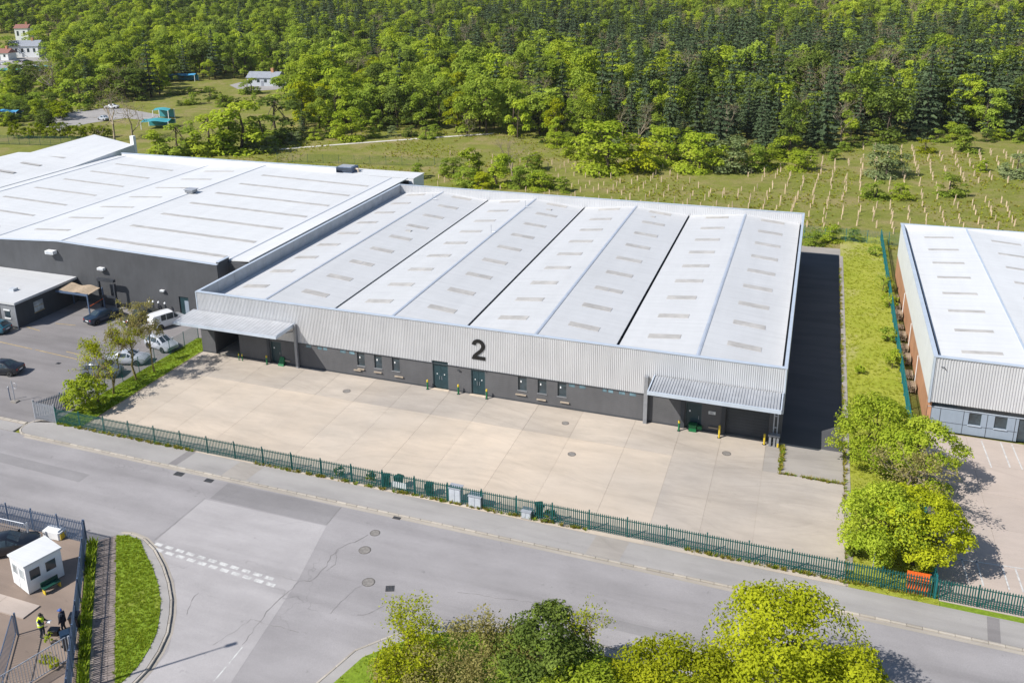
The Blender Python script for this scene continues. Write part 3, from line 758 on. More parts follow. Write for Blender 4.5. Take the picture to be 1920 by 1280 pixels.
# numeral 2
def arcp(cx, cy, rx, ry, a0, a1, n): return [(cx+rx*math.cos(math.radians(a0+(a1-a0)*i/n)), cy+ry*math.sin(math.radians(a0+(a1-a0)*i/n))) for i in range(n+1)]
outl = arcp(0.5, 1.10, 0.49, 0.50, 172, -28, 22) + [(0.86, 0.74), (0.74, 0.60), (0.58, 0.46), (0.44, 0.33), (0.40, 0.27), (1.0, 0.27), (1.0, 0.0), (0.0, 0.0), (0.01, 0.10), (0.06, 0.25), (0.16, 0.40), (0.30, 0.54), (0.48, 0.70), (0.62, 0.84)] + arcp(0.5, 1.08, 0.205, 0.255, -32, 172, 18)
sx, sz, ox, oz = 1.38, 2.10/1.6, 31.72, 3.78
bm = bmesh.new()
vs = [bm.verts.new((ox+p[0]*sx-30, -0.125-25, oz+p[1]*sz)) for p in outl]
fa = bm.faces.new(vs[::1])
ex = bmesh.ops.extrude_face_region(bm, geom=[fa])
for e in ex['geom']:
    if isinstance(e, bmesh.types.BMVert): e.co.y += 0.045
bmesh.ops.recalc_face_normals(bm, faces=bm.faces)
bmesh.ops.triangulate(bm, faces=bm.faces)
me = D.meshes.new('numeral'); bm.to_mesh(me); bm.free()
obj('numeral', me, M['black'], wh)["label"] = 'black numeral 2 on the ribbed cladding'
# canopies
cn = part('canopy', MB().grid(lambda u, v: (u, v, 4.95+v*0.055), [-0.55+i*0.9 for i in range(15)], [-3.45, -0.10]), M['canopysheet'], wh)
lo, hi = -0.55, 12.05
mb = MB(); t = 0.22
mb.v = [(lo,-3.47,4.76),(hi,-3.47,4.76),(hi,-0.09,4.945),(lo,-0.09,4.945),(lo,-3.47,4.76-t),(hi,-3.47,4.76-t),(hi,-0.09,4.945-t),(lo,-0.09,4.945-t)]
mb.f = [(0,1,2,3),(7,6,5,4),(0,4,5,1),(1,5,6,2),(2,6,7,3),(3,7,4,0)]
part('canopy_deck', mb, M['parapet'], cn)
part('fascia', MB().box(lo-0.03, hi+0.03, -3.55, -3.475, 4.52, 4.80), M['coping'], cn)
part('fascia', MB().box(hi+0.005, hi+0.07, -3.47, -0.11, 4.56, 4.94), M['coping'], cn)
sm = MB()
for i in range(28):
    x = lo+0.22+i*0.45; sm.face([(x, -3.44, 4.765), (x+0.05, -3.44, 4.765), (x+0.05, -0.12, 4.948), (x, -0.12, 4.948)]); sm.face([(x, -3.44, 4.778), (x+0.05, -3.44, 4.778), (x+0.05, -0.12, 4.958), (x, -0.12, 4.958)])
    sm.face([(x, -3.44, 4.765), (x, -0.12, 4.948), (x, -0.12, 4.958), (x, -3.44, 4.778)]); sm.face([(x+0.05, -3.44, 4.765), (x+0.05, -0.12, 4.948), (x+0.05, -0.12, 4.958), (x+0.05, -3.44, 4.778)])
part('seam', sm, M['canopysheet'], cn)
part('bracket', MB().tube([(11.9, -0.1, 4.0), (11.9, -2.4, 4.62)], 0.06, 6), M['steel'], cn)
part('column', MB().box(12.06, 12.34, -0.42, -0.12, 0.0, 4.9), M['steel'], wh)
c2 = part('canopy', MB().corrugated((49.25, -3.35, 4.66), (1, 0, 0), (0, 1, 0.012), (0, 0, 1), 10.55, 3.2, 0.24, 0.06), M['canopysheet'], wh)
part('canopy_deck', MB().box(49.2, 59.86, -3.42, -0.10, 4.5, 4.65), M['darkpanel'], c2)
for q in ((49.08, 59.95, -3.56, -3.43, 4.48, 4.80), (49.08, 49.19, -3.425, -0.12, 4.48, 4.80), (59.87, 59.97, -3.425, -0.12, 4.48, 4.80)):
    part('fascia', MB().box(*q), M['coping'], c2)
part('column', MB().box(48.28, 48.62, -0.45, -0.12, 0.0, 4.6), M['steel'], wh)
part('column', MB().box(59.35, 59.45, -0.40, -0.30, 1.0, 4.49).box(59.65, 59.75, -0.40, -0.30, 1.0, 4.49).box(59.46, 59.64, -0.39, -0.31, 1.5, 1.6).box(59.46, 59.64, -0.39, -0.31, 2.6, 2.7).box(59.46, 59.64, -0.39, -0.31, 3.6, 3.7), M['galv'], wh)
# roof masts
for i, (px, py, h) in enumerate(((812, 377, 0.9), (985, 392, 1.1), (921, 440, 1.2))):
    x, y = U(px, py, 6.1)
    t = thing('roof_mast', ['short bent mast on the ridge beside the rear parapet', 'thin bent mast on the second ridge of the white roof', 'pale bent mast part way down the second roof ridge'][i], 'mast', (x, y, 6.25))
    obj('pole', MB().tube([(0, 0, -0.5), (0, 0, h)], 0.035, 6), M['galv'], t)
    obj('arm', MB().tube([(0, 0, 0.15), (0.55, 0.05, 0.25)], 0.03, 6), M['galv'], t)
    obj('foot', MB().box(-0.15, 0.15, -0.15, 0.15, -0.55, -0.2), M['galv'], t)
for px, py in ((766, 434), (1029, 394.5), (1223, 408)):
    x, y = U(px, py, 5.9)
    part('roof_hatch', MB().box(x-0.4, x+0.4, y-0.3, y+0.3, 5.6, 6.05), M['skylight'], wh)

# bollards: green posts with yellow caps, hoop guards
def bollard(x, y, label, mat='greenp', h=0.95):
    t = thing('bollard', label, 'bollard', (x, y, 0.0))
    obj('post', MB().lathe([(0.085, 0.0), (0.085, h)], sides=14), M[mat], t)
    obj('cap', MB().lathe([(0.095, h-0.16), (0.095, h), (0.07, h+0.06), (0.02, h+0.085)], sides=14), M['yellow'], t)
    obj('base_plate', MB().lathe([(0.16, 0.0), (0.16, 0.02)], sides=14), M['darksteel'], t)
bollard(8.64, -0.62, 'green bollard with yellow cap under the plain canopy')
bollard(27.1, -0.45, 'green bollard on the near side of the tall double door')
bollard(30.37, -0.45, 'green bollard between the two teal double doors')
bollard(33.32, -0.5, 'green bollard between the lower double door and narrow windows')
bollard(51.54, -0.75, 'green bollard by the teal door under the ribbed canopy')
bollard(55.01, -0.85, 'yellow bollard beside the roller shutter jamb', 'yellow', 1.15)
bollard(58.75, -0.75, 'short yellow bollard before the twin-leg column', 'yellow', 0.95)
t = thing('hoop_guard', 'yellow and green hoop barrier under the plain canopy', 'barrier', (5.4, -0.7, 0))
obj('hoop', MB().tube([(-0.22, 0, 0), (-0.22, 0, 0.9), (0.22, 0, 0.9), (0.22, 0, 0)], 0.05, 8), M['greenp'], t)
obj('band', MB().tube([(-0.22, 0, 0.55), (-0.22, 0, 0.8)], 0.056, 8).tube([(0.22, 0, 0.55), (0.22, 0, 0.8)], 0.056, 8), M['yellow'], t)
t = thing('green_crate', 'bright green crate leaning by the door under the ribbed canopy', 'crate', (52.7, -0.35, 0))
obj('body', MB().box(-0.35, 0.30, -0.22, 0.22, 0.0, 0.62).box(-0.39, 0.34, -0.26, 0.26, 0.62, 0.68), M['greenp'], t)
obj('lid', MB().box(0.36, 0.75, -0.1, 0.25, 0.25, 0.55), M['greenp'], t)
t = thing('green_bag', 'bright green folded board by the door under the plain canopy', 'board', (10.25, -0.35, 0))
obj('panel', MB().face([(-0.35, -0.2, 0), (0.35, -0.2, 0), (0.25, 0.25, 0.85), (-0.25, 0.25, 0.85)]).face([(-0.25, 0.27, 0.85), (0.25, 0.27, 0.85), (0.35, -0.17, 0), (-0.35, -0.17, 0)]), M['greenp'], t)
obj('strut', MB().box(-0.3, 0.3, 0.15, 0.28, 0.0, 0.7), M['greenp'], t)
t = thing('column_guard', 'grey twin-leg crash guard at the warehouse corner', 'crash guard', (59.5, -0.75, 0))
for x in (-0.3, 0.05, 0.32): obj('leg', MB().box(x-0.09, x+0.09, -0.2, 0.2, 0.0, 0.95), M['steel'], t)
obj('beam', MB().box(-0.48, 0.48, -0.24, 0.24, 0.95, 1.1), M['steel'], t)
obj('marker', MB().box(0.28, 0.42, -0.26, -0.21, 0.05, 0.4), M['yellow'], t)

# ------------------------------------------------------------------ neighbouring dark-walled warehouse
lw = thing('dark_warehouse', 'wide dark grey warehouse with white roof and long pale skylight strips', 'warehouse', (-30, 30, 0))
PR = [(-84.0, 6.9), (-73.5, 7.3), (-60.0, 7.5), (-57.5, 7.62), (-39.2, 6.92), (-27.3, 7.62), (-3.25, 6.92), (-0.35, 7.10)]
def zl(x):
    for (a, za), (b, zb) in zip(PR[:-1], PR[1:]):
        if a <= x <= b: return za+(zb-za)*(x-a)/(b-a)
    return PR[0][1]
fw = MB()
door = (-9.35, -7.95, 0.0, 2.45)
xs = [-84, -73.5, -60, -57.5, -39.2, -27.3, -9.35, -7.95, -3.25]
for a, b in zip(xs[:-1], xs[1:]):
    z0 = 2.45 if (a, b) == (-9.35, -7.95) else 0.0
    n = len(fw.v)
    fw.v += [(a,8,z0),(b,8,z0),(b,8.3,z0),(a,8.3,z0),(a,8,zl(a)+0.10),(b,8,zl(b)+0.10),(b,8.3,zl(b)+0.10),(a,8.3,zl(a)+0.10)]
    fw.f += [tuple(n+i for i in q) for q in ((0,3,2,1),(4,5,6,7),(0,1,5,4),(1,2,6,5),(2,3,7,6),(3,0,4,7))]
part('wall', fw, M['darkclad'], lw)
part('wall', MB().box(-3.55, -3.26, 8.31, 10.4, 0.0, 7.25), M['darkclad'], lw)
part('wall', MB().box(-3.25, -0.1, 10.1, 10.38, 0.0, 6.75), M['darkclad'], lw)
part('wall', MB().box(-84, -0.4, 54.6, 54.9, 0.0, 6.6), M['darkclad'], lw)
part('wall', MB().box(-84, -83.7, 8.31, 54.59, 0.0, 6.75), M['darkclad'], lw)
for a, b in zip(PR[:-1], PR[1:]):
    x0, x1 = a[0]+0.02, b[0]-0.02; y0 = 8.31 if b[0] < -1 else 10.39; y1 = 54.5
    mb = MB(); mb.v = [(x0,y0,a[1]),(x1,y0,b[1]),(x1,y1,b[1]),(x0,y1,a[1]),(x0,y0,a[1]-0.15),(x1,y0,b[1]-0.15),(x1,y1,b[1]-0.15),(x0,y1,a[1]-0.15)]
    mb.f = [(0,1,2,3),(7,6,5,4),(0,4,5,1),(1,5,6,2),(2,6,7,3),(3,7,4,0)]
    part('roof_slope', mb, M['roofw'], lw)
for x in (-57.5, -39.2, -27.3, -3.25):
    z = zl(x); part('roof_seam', MB().box(x-0.09, x+0.09, 8.4 if x < -4 else 10.4, 54.48, z-0.02, z+0.05), M['ridge'], lw)
tr = MB()
for a, b in zip(xs[:-1], xs[1:]):
    n = len(tr.v); za, zb = zl(a)+0.105, zl(b)+0.105
    tr.v += [(a,7.93,za),(b,7.93,zb),(b,8.36,zb),(a,8.36,za),(a,7.93,za+0.05),(b,7.93,zb+0.05),(b,8.36,zb+0.05),(a,8.36,za+0.05)]
    tr.f += [tuple(n+i for i in q) for q in ((0,3,2,1),(4,5,6,7),(0,1,5,4),(1,2,6,5),(2,3,7,6),(3,0,4,7))]
part('eaves_trim', tr, M['coping'], lw)
part('eaves_trim', MB().box(-3.6, -3.2, 8.37, 10.5, 7.255, 7.31), M['coping'], lw)
def strip(x0, x1, y, wd, parent, zf, mat='skylight'):
    mb = MB(); q = [(x0, y-wd/2), (x1, y-wd/2), (x1, y+wd/2), (x0, y+wd/2)]
    mb.v = [(x, yy, zf(x)-0.04) for x, yy in q] + [(x, yy, zf(x)+0.035) for x, yy in q]
    mb.f = [(4,5,6,7),(0,1,5,4),(1,2,6,5),(2,3,7,6),(3,0,4,7)]
    return part('skylight', mb, M[mat], parent)
for k in range(7):
    strip(-23.8, -4.3, 11.2+6.15*k, 0.75, lw, zl)
    strip(-36.4, -30.5, 13.2+6.05*k, 0.62, lw, zl)
    strip(-54.6, -42.4, 12.6+6.0*k, 0.62, lw, zl)
back = MB()
part('back_parapet', MB().box(-58.5, -13.6, 54.51, 54.75, 6.6, 8.05), M['cladw'], lw)
part('coping', MB().box(-58.6, -13.5, 54.42, 54.84, 8.052, 8.12), M['coping'], lw)
# raised roof beyond
top = [(-73.6, 8.4, 7.9), (-60.0, 8.4, 7.56), (-60.0, 59.5, 8.6), (-73.6, 64, 9.15)]
mb = MB(); rim = [(-73.6, 8.4, 7.9), (-60.0, 8.4, 7.56), (-60.0, 44, 7.62), (-60.0, 59.5, 8.6), (-73.6, 64, 9.15), (-73.6, 44, 8.6)]
mb.v = rim + [(x, y, 5.0) for x, y, z in rim]; mb.f = [(0,1,2,5),(5,2,3,4),(0,6,7,1),(1,7,8,2),(2,8,9,3),(3,9,10,4),(4,10,11,5),(5,11,6,0)]
part('raised_roof', mb, M['roofw'], lw)
for k in range(8):
    ya = 14+5.6*k; zq = lambda x_, y_: ((7.9+(y_-8.4)*0.0197 if y_ < 44 else 8.6+(y_-44)*0.0275)*(-60-x_)+(7.56+(y_-8.4)*0.0017 if y_ < 44 else 7.62+(y_-44)*0.063)*(x_+73.6))/13.6
    p = [Vector((-73.6, ya, zq(-73.6, ya)+0.03)), Vector((-60.0, ya, zq(-60.0, ya)+0.03))]
    d = (p[1]-p[0]); a0 = p[0]+d*0.30; a1 = p[0]+d*0.62; o = Vector((0, 0.4, 0.02))
    part('skylight', MB().face([a0-o+Vector((0,0,0.05)), a1-o+Vector((0,0,0.05)), a1+o+Vector((0,0,0.03)), a0+o+Vector((0,0,0.03))]), M['skylight'], lw)
part('wall', MB().box(-84, -60.3, 54.95, 60, 0, 5.1), M['darkclad'], lw)
part('chimney_box', MB().box(-60.9, -60.1, 59.7, 60.4, 5.0, 10.2), M['white'], lw)
# low flat block at the rear with roof plant
fb = part('rear_block', MB().box(-19.2, 0.4, 54.92, 59.0, 0, 6.9), M['cladw'], lw)
part('roof_deck', MB().box(-19.3, 0.5, 54.91, 59.1, 6.905, 7.0), M['roofw'], fb)
t = thing('roof_plant', 'dark square ventilation unit on the rear flat roof', 'ventilation unit', (-12.6, 56.6, 7.0))
obj('casing', MB().box(-1.5, 1.5, -1.2, 1.2, 0, 0.9), M['bluesteel'], t)
obj('louvre', MB().box(-1.52, 1.52, -1.22, -1.205, 0.15, 0.3).box(-1.52, 1.52, -1.22, -1.205, 0.4, 0.55).box(-1.52, 1.52, -1.22, -1.205, 0.65, 0.8), M['darksteel'], t)
obj('tray', MB().box(-1.2, 1.2, -0.9, 0.9, 0.9, 0.98), M['galv'], t)
obj('duct', MB().tube([(1.5, 0, 0.5), (2.1, 0, 0.5), (2.1, 0, -0.1)], 0.2, 8), M['sill'], t)
t = thing('roof_vent', 'small grey box vent on the white roof ridge', 'roof vent', (-27.3, 34.4, 7.6))
obj('box', MB().box(-0.7, 0.7, -0.6, 0.6, 0.15, 0.55), M['steel'], t)
obj('cap', MB().box(-0.85, 0.85, -0.75, 0.75, 0.55, 0.65), M['galv'], t)
obj('curb', MB().box(-0.5, 0.5, -0.45, 0.45, -0.1, 0.15), M['darksteel'], t)
# fittings on the dark wall
dd = part('door', MB().box(-9.3, -8.0, 8.12, 8.18, 0.02, 2.4), M['tealdoor'], lw)
part('vision_panel', MB().box(-8.62, -8.05, 8.09, 8.115, 0.3, 1.95), M['bluegrey'], dd)
for x, z, s, l in ((-28.2, 6.15, 1.0, 'large white floodlight box high on the dark wall'), (-20.5, 4.75, 0.7, 'small white floodlight box on the dark wall'), (-11.5, 2.9, 0.45, 'tiny white lamp on the dark wall near the door')):
    t = thing('wall_floodlight', l, 'floodlight', (x, 7.99, z))
    obj('housing', MB().box(-0.65*s, 0.65*s, -0.75*s, -0.05, 0.0, 0.42*s), M['white'], t)
    obj('lens', MB().box(-0.55*s, 0.55*s, -0.77*s, -0.752*s, 0.05*s, 0.36*s), M['greybox'], t)
    obj('bracket', MB().box(-0.1*s, 0.1*s, -0.05, 0.0, 0.05*s, 0.35*s), M['darksteel'], t)
for i, (px, py) in enumerate(((283, 588), (294, 586), (303, 588), (318, 588))):
    x, y = U(px, py); y = min(y, 7.4)
    t = thing('capped_post', 'dark post with white domed cap along the dark wall', 'post', (x, y, 0), 0, 'white capped posts by the dark wall')
    obj('post', MB().lathe([(0.07, 0), (0.07, 1.5)], sides=10), M['darksteel'], t)
    obj('cap', MB().lathe([(0.13, 1.5), (0.13, 1.62), (0.06, 1.72)], sides=10), M['white'], t)
# low office with flat roof
of = thing('flat_office', 'low dark office block with pale flat roof beside the car park', 'office', (-32, 3, 0))
part('wall', MB().box(-48, -25.2, -1.5, 7.9, 0, 3.0), M['darkpanel'], of)
part('roof', MB().box(-48.3, -24.95, -1.75, 7.95, 3.005, 3.3), M['roof'], of)
part('roof_box', MB().box(-29.0, -28.2, 1.2, 1.9, 3.305, 3.62), M['greybox'], of)
part('grey_panel', MB().box(-27.5, -25.25, -1.56, -1.505, 0.25, 2.9), M['steel'], of)
wn = part('window', MB().box(-25.195, -25.17, 1.1, 2.5, 1.05, 2.35), M['paleglass'], of)
part('frame', MB().box(-25.168, -25.15, 1.1, 2.5, 1.66, 1.72).box(-25.168, -25.14, 1.0, 2.6, 0.95, 1.04), M['yline'], wn)
w2 = part('window', MB().box(-26.9, -26.1, -1.60, -1.565, 1.3, 2.1), M['glass'], of)
part('frame', MB().box(-27.0, -26.0, -1.64, -1.605, 2.12, 2.3).box(-27.0, -26.0, -1.64, -1.605, 1.08, 1.26), M['whiteframe'], w2)
part('downpipe', MB().tube([(-25.1, -1.62, 3.0), (-25.1, -1.62, 0.0)], 0.05, 8), M['galv'], of)
part('kerb_edge', MB().box(-48, -25.0, -1.9, -1.66, 0.0, 0.08), M['sill'], of)
t = thing('lean_canopy', 'rusty orange sheet canopy on dark posts beside the flat office', 'canopy', (-22.4, 5.6, 0))
obj('roof_sheet', MB().grid(lambda u, v: (u, v, 2.75+0.12*math.sin(u*2.2)+0.10*v), [-2.6+0.4*i for i in range(13)], [-1.0, 0.0, 1.2]), M['wood'], t)
obj('beam', MB().box(-2.7, 2.4, -1.15, -1.03, 2.45, 2.7), M['bluesteel'], t)
for q in ((2.3, -1.1), (2.3, 1.4), (-2.6, 1.4)): obj('post', MB().box(q[0]-0.07, q[0]+0.07, q[1]-0.07, q[1]+0.07, 0, 2.75), M['bluesteel'], t)
obj('rail', MB().tube([(2.3, -1.1, 1.1), (2.3, 1.4, 1.3)], 0.04, 6), M['orange'], t)
t = thing('steel_gantry', 'dark slanted steel frame standing against the dark wall', 'frame', (-19.4, 7.0, 0))
obj('upright', MB().box(-1.2, -1.0, -0.15, 0.15, 0, 3.6), M['darksteel'], t); obj('upright', MB().box(1.2, 1.4, -0.15, 0.15, 0, 3.4), M['darksteel'], t)
obj('crossbar', MB().box(-1.2, 1.4, -0.2, 0.2, 3.62, 3.95), M['darksteel'], t); obj('crossbar', MB().box(-1.0, 1.2, -0.08, 0.08, 1.5, 1.75), M['darksteel'], t)

# ------------------------------------------------------------------ warehouse on the right
rw = thing('white_warehouse', 'white clad warehouse with brown lower wall and blue grey office front', 'warehouse', (95, 27, 0))
X0, X1, Y0, Y1, RH = 71.75, 118.0, 6.3, 48.9, 7.05
part('brick_wall', MB().box(X0, X0+0.3, Y0+0.3, Y1, 0, 2.75), M['brown'], rw)
for y in (16.5, 25.0, 34.5): part('downpipe', MB().tube([(X0-0.05, y, 0.0), (X0-0.05, y, 2.7)], 0.045, 8), M['whiteframe'], rw)
part('brick_wall', MB().box(X0+0.31, X1, Y1-0.3, Y1, 0, 2.75), M['brown'], rw)
part('cladding', MB().box(X0, X0+0.2, Y0+0.3, Y1-0.25, 2.752, RH-0.02), M['cladw'], rw)
part('cladding', MB().box(X0, X1, Y1-0.24, Y1, 2.752, RH-0.02), M['cladw'], rw)
part('cladding', MB().corrugated((X0, Y0, 2.8), (1, 0, 0), (0, 0, 1), (0, -1, 0), X1-X0, RH-2.86, 0.21, 0.055), M['clad'], rw)
part('parapet', MB().box(X0, X1, Y0+0.02, Y0+0.25, 2.8, RH-0.02), M['parapet'], rw)
part('corner_trim', MB().box(X0-0.08, X0+0.08, Y0-0.12, Y0+0.2, 2.75, RH-0.03), M['coping'], rw)
part('coping', MB().box(X0-0.1, X1, Y0-0.14, Y0+0.28, RH-0.018, RH+0.04), M['coping'], rw)
part('coping', MB().box(X0-0.1, X0+0.26, Y0+0.285, Y1+0.05, RH-0.018, RH+0.04), M['coping'], rw)
part('coping', MB().box(X0+0.265, X1, Y1-0.26, Y1+0.05, RH-0.018, RH+0.04), M['coping'], rw)
part('eaves_gutter', MB().box(X0+0.21, X0+0.6, Y0+0.27, Y1-0.27, 6.0, 6.18), M['bluesteel'], rw)
RX2 = [(72.36, 6.42), (79.1, 6.95), (86.8, 6.35), (94.5, 6.95), (102.2, 6.35), (110, 6.95), (118, 6.35)]
for (a, za), (b, zb) in zip(RX2[:-1], RX2[1:]):
    mb = MB(); y0, y1 = Y0+0.27, Y1-0.27; a += 0.005; b -= 0.005
    mb.v = [(a,y0,za),(b,y0,zb),(b,y1,zb),(a,y1,za),(a,y0,za-0.15),(b,y0,zb-0.15),(b,y1,zb-0.15),(a,y1,za-0.15)]
    mb.f = [(0,1,2,3),(7,6,5,4),(0,4,5,1),(1,5,6,2),(2,6,7,3),(3,7,4,0)]
    part('roof_slope', mb, M['roofw'], rw)
    zf = lambda x: za+(zb-za)*(x-a)/(b-a)
    for k in range(8):
        strip((a+b)/2-1.6, (a+b)/2+1.55, 9.2+5.1*k, 0.62, rw, zf)
part('ridge_cap', MB().box(79.0, 79.2, Y0+0.3, Y1-0.3, 6.93, 6.99), M['coping'], rw)
# office front: glazing band, panels, windows
hol = [(73.6, 73.9, 0, 0)]
WINS = [(75.0, 75.95), (76.95, 77.9), (80.9, 81.85), (82.9, 83.85), (84.9, 85.85)]
DO = [(78.75, 80.05)]
fwr = holed_wall(MB(), X0, X1, 0.0, 2.2, Y0+0.35, Y0+0.6, [(a, b, 0.95, 2.08) for a, b in WINS]+[(a, b, 0.0, 2.15) for a, b in DO])
part('office_wall', fwr, M['bluegrey'], rw)
part('glazing_band', MB().box(X0+0.05, X1, Y0+0.36, Y0+0.42, 2.26, 2.79), M['glass'], rw)
part('band_rail', MB().box(X0, X1, Y0+0.28, Y0+0.44, 2.205, 2.255), M['coping'], rw)
for x in (72.8, 74.6, 76.4, 78.5, 80.2, 82.2, 84.2): part('panel_joint', MB().box(x-0.02, x+0.02, Y0+0.335, Y0+0.349, 0.02, 2.2), M['darkpanel'], rw)
part('panel_joint', MB().box(X0, 78.7, Y0+0.33, Y0+0.349, 0.86, 0.885), M['darkpanel'], rw)
for a, b in WINS:
    wn = part('window', MB().box(a+0.03, b-0.03, Y0+0.46, Y0+0.49, 0.98, 2.05), M['glass'], rw)
    part('sill', MB().box(a-0.04, b+0.04, Y0+0.24, Y0+0.45, 0.9, 0.945), M['coping'], wn)
    part('frame', MB().box(a, a+0.03, Y0+0.40, Y0+0.5, 0.95, 2.08).box(b-0.03, b, Y0+0.40, Y0+0.5, 0.95, 2.08).box(a+0.031, b-0.031, Y0+0.40, Y0+0.5, 2.05, 2.08), M['frame'], wn)
for a, b in DO:
    d = part('door', MB().box(a+0.06, b-0.06, Y0+0.45, Y0+0.5, 0.02, 2.1), M['glass'], rw)
    part('handle', MB().tube([(b-0.25, Y0+0.40, 0.8), (b-0.25, Y0+0.40, 1.3)], 0.02, 6), M['galv'], d)
part('gutter_spout', MB().tube([(72.3, Y0-0.12, 6.2), (72.55, Y0-0.15, 6.2), (72.7, Y0-0.14, 5.95)], 0.03, 6), M['darksteel'], rw)
# stacked pallets between the fence and the brown wall
for i in range(9):
    y = 14.5+i*3.15+random.uniform(-0.3, 0.3); n = (5, 3, 6, 4, 5, 2, 6, 4, 3)[i]
    lb = 'stack of '+{2: 'two', 3: 'three', 4: 'four', 5: 'five', 6: 'six'}[n]+' weathered pallets between teal fence and brown wall'
    t = thing('pallet_stack', lb, 'pallets', (71.15, y, 0.0), 0, lb+' group')
    for k in range(n):
        z = k*0.14; mb = MB()
        for j in range(5): mb.box(-0.42, 0.42, -0.6+j*0.27, -0.6+j*0.27+0.11, z+0.10, z+0.125)
        mb.box(-0.42, -0.34, -0.6, 0.6, z, z+0.099); mb.box(-0.04, 0.04, -0.6, 0.6, z, z+0.099); mb.box(0.34, 0.42, -0.6, 0.6, z, z+0.099)
        obj('pallet', mb, M['wood'], t, (random.uniform(-0.02, 0.02), random.uniform(-0.04, 0.04), 0))

# ------------------------------------------------------------------ fences
def palisade(name, label, p0, p1, h, mat, step=2.75, pitch=0.155, single=(0, 1), postmat=None, rails=(0.2, 0.85), z=0.0):
    dx, dy = p1[0]-p0[0], p1[1]-p0[1]; L = math.hypot(dx, dy)
    t = thing(name, label, 'fence', (p0[0], p0[1], z), math.atan2(dy, dx))
    n = max(1, int(round(L/step))); st = L/n
    pm = MB().box(-0.042, 0.042, 0.03, 0.11, 0, h+0.05).box(-0.05, 0.05, 0.02, 0.12, h+0.051, h+0.06).mesh('post')
    rm = MB().box(0.05, st-0.05, 0.035, 0.075, -0.025, 0.025).mesh('rail')
    for i in range(n+1):
        obj('post', pm, M[postmat or mat], t, (i*st, 0, 0))
        if i < n:
            for r in rails: obj('rail', rm, M[mat], t, (i*st, 0, h*r))
    w2 = 0.038; pl = MB()
    pl.v = [(-w2,0,0.05),(0,-0.018,0.05),(w2,0,0.05),(-w2,0,h-0.09),(0,-0.018,h-0.06),(w2,0,h-0.09),(0,-0.004,h),(-w2,0.012,0.05),(w2,0.012,0.05),(-w2,0.012,h-0.09),(w2,0.012,h-0.09)]
    pl.f = [(0,1,4,3),(1,2,5,4),(3,4,6),(4,5,6),(7,9,10,8),(9,6,10),(0,3,9,7),(2,8,10,5),(3,6,9),(5,10,6)]
    pme = pl.mesh('pale'); rest = MB(); cnt = 0
    k = int(L/pitch)
    for i in range(k):
        x = (i+0.5)*L/k
        if single[0]*L <= x <= single[1]*L and cnt < 300:
            obj('pale', pme, M[mat], t, (x, 0.015, random.uniform(-0.01, 0.01))).rotation_euler = (0, random.uniform(-0.008, 0.008), 0); cnt += 1
        else:
            b = len(rest.v); rest.v += [(v[0]+x, v[1]+0.015, v[2]) for v in pl.v]; rest.f += [tuple(b+q for q in f) for f in pl.f]
    if rest.v: tag(obj('pale_row', rest, M[mat], t), kind='stuff')
    return t
palisade('palisade_fence', 'long green palisade fence between forecourt and pavement', (-2.9, -17.94), (84, -17.2), 1.58, 'teal', 2.8, 0.155, (0.42, 0.98))
palisade('palisade_fence', 'teal palisade fence along the brown wall warehouse boundary', (70.42, -17.25), (70.75, 64.5), 1.7, 'tealblue', 2.75, 0.17, (0, 0.6))
palisade('palisade_fence', 'blue grey palisade fence along the gate yard street side', (-6.0, -31.95), (13.25, -31.25), 1.85, 'bluesteel', 2.4, 0.155)
palisade('palisade_fence', 'blue grey palisade fence beside the brick path', (13.3, -31.2), (25.2, -45.2), 1.85, 'bluesteel', 2.4, 0.155)
palisade('palisade_fence', 'grey palisade fence behind the car park bushes', (-5.45, -17.8), (-3.35, -13.6), 1.75, 'bluesteel', 2.3, 0.15)
palisade('palisade_fence', 'grey slatted gate panel between green fence and car park entrance', (-5.5, -17.95), (-2.98, -17.95), 1.85, 'galv', 2.5, 0.13)
def mesh_fence(name, label, p0, p1, h, mat, step=2.5, wire=0.16, z=0.0):
    dx, dy = p1[0]-p0[0], p1[1]-p0[1]; L = math.hypot(dx, dy); n = max(1, int(round(L/step))); st = L/n
    t = thing(name, label, 'fence', (p0[0], p0[1], z), math.atan2(dy, dx))
    pm = MB().lathe([(0.04, 0), (0.04, h+0.05), (0.02, h+0.08)], sides=8).mesh('post')
    wm = MB(); r = 0.007
    k = int(st/wire)
    for i in range(1, k): x = i*st/k; wm.box(x-r, x+r, -r, r, 0.04, h)
    for i in range(int(h/0.2)+1): zz = 0.06+i*0.2; wm.box(0.03, st-0.03, r, 3*r, zz-r, zz+r)
    wme = wm.mesh('wire_panel')
    for i in range(n+1):
        obj('post', pm, M[mat], t, (i*st, 0, 0))
        if i < n: tag(obj('wire_panel', wme, M[mat], t, (i*st, 0, 0)), kind='stuff')
    return t
mesh_fence('mesh_fence', 'green wire mesh fence behind the parked cars and thin trees', (-3.35, -13.5), (-2.75, 2.8), 1.7, 'teal')
mesh_fence('mesh_fence', 'blue green mesh fence closing the verge before the stake field', (46, 63.0), (74.5, 62.6), 1.9, 'tealblue', 3.0, 0.2)
mesh_fence('mesh_fence', 'dark green mesh fence beyond the white roofs by the clipped hedge', (-140, 86.5), (-96, 93), 2.4, 'teal', 3.0, 0.12, gz(-100, 90))
mesh_fence('mesh_fence', 'thin green mesh fence along the white track in the meadow', (-48, 89), (-6, 95), 1.9, 'teal', 3.5, 0.3, gz(-20, 90))

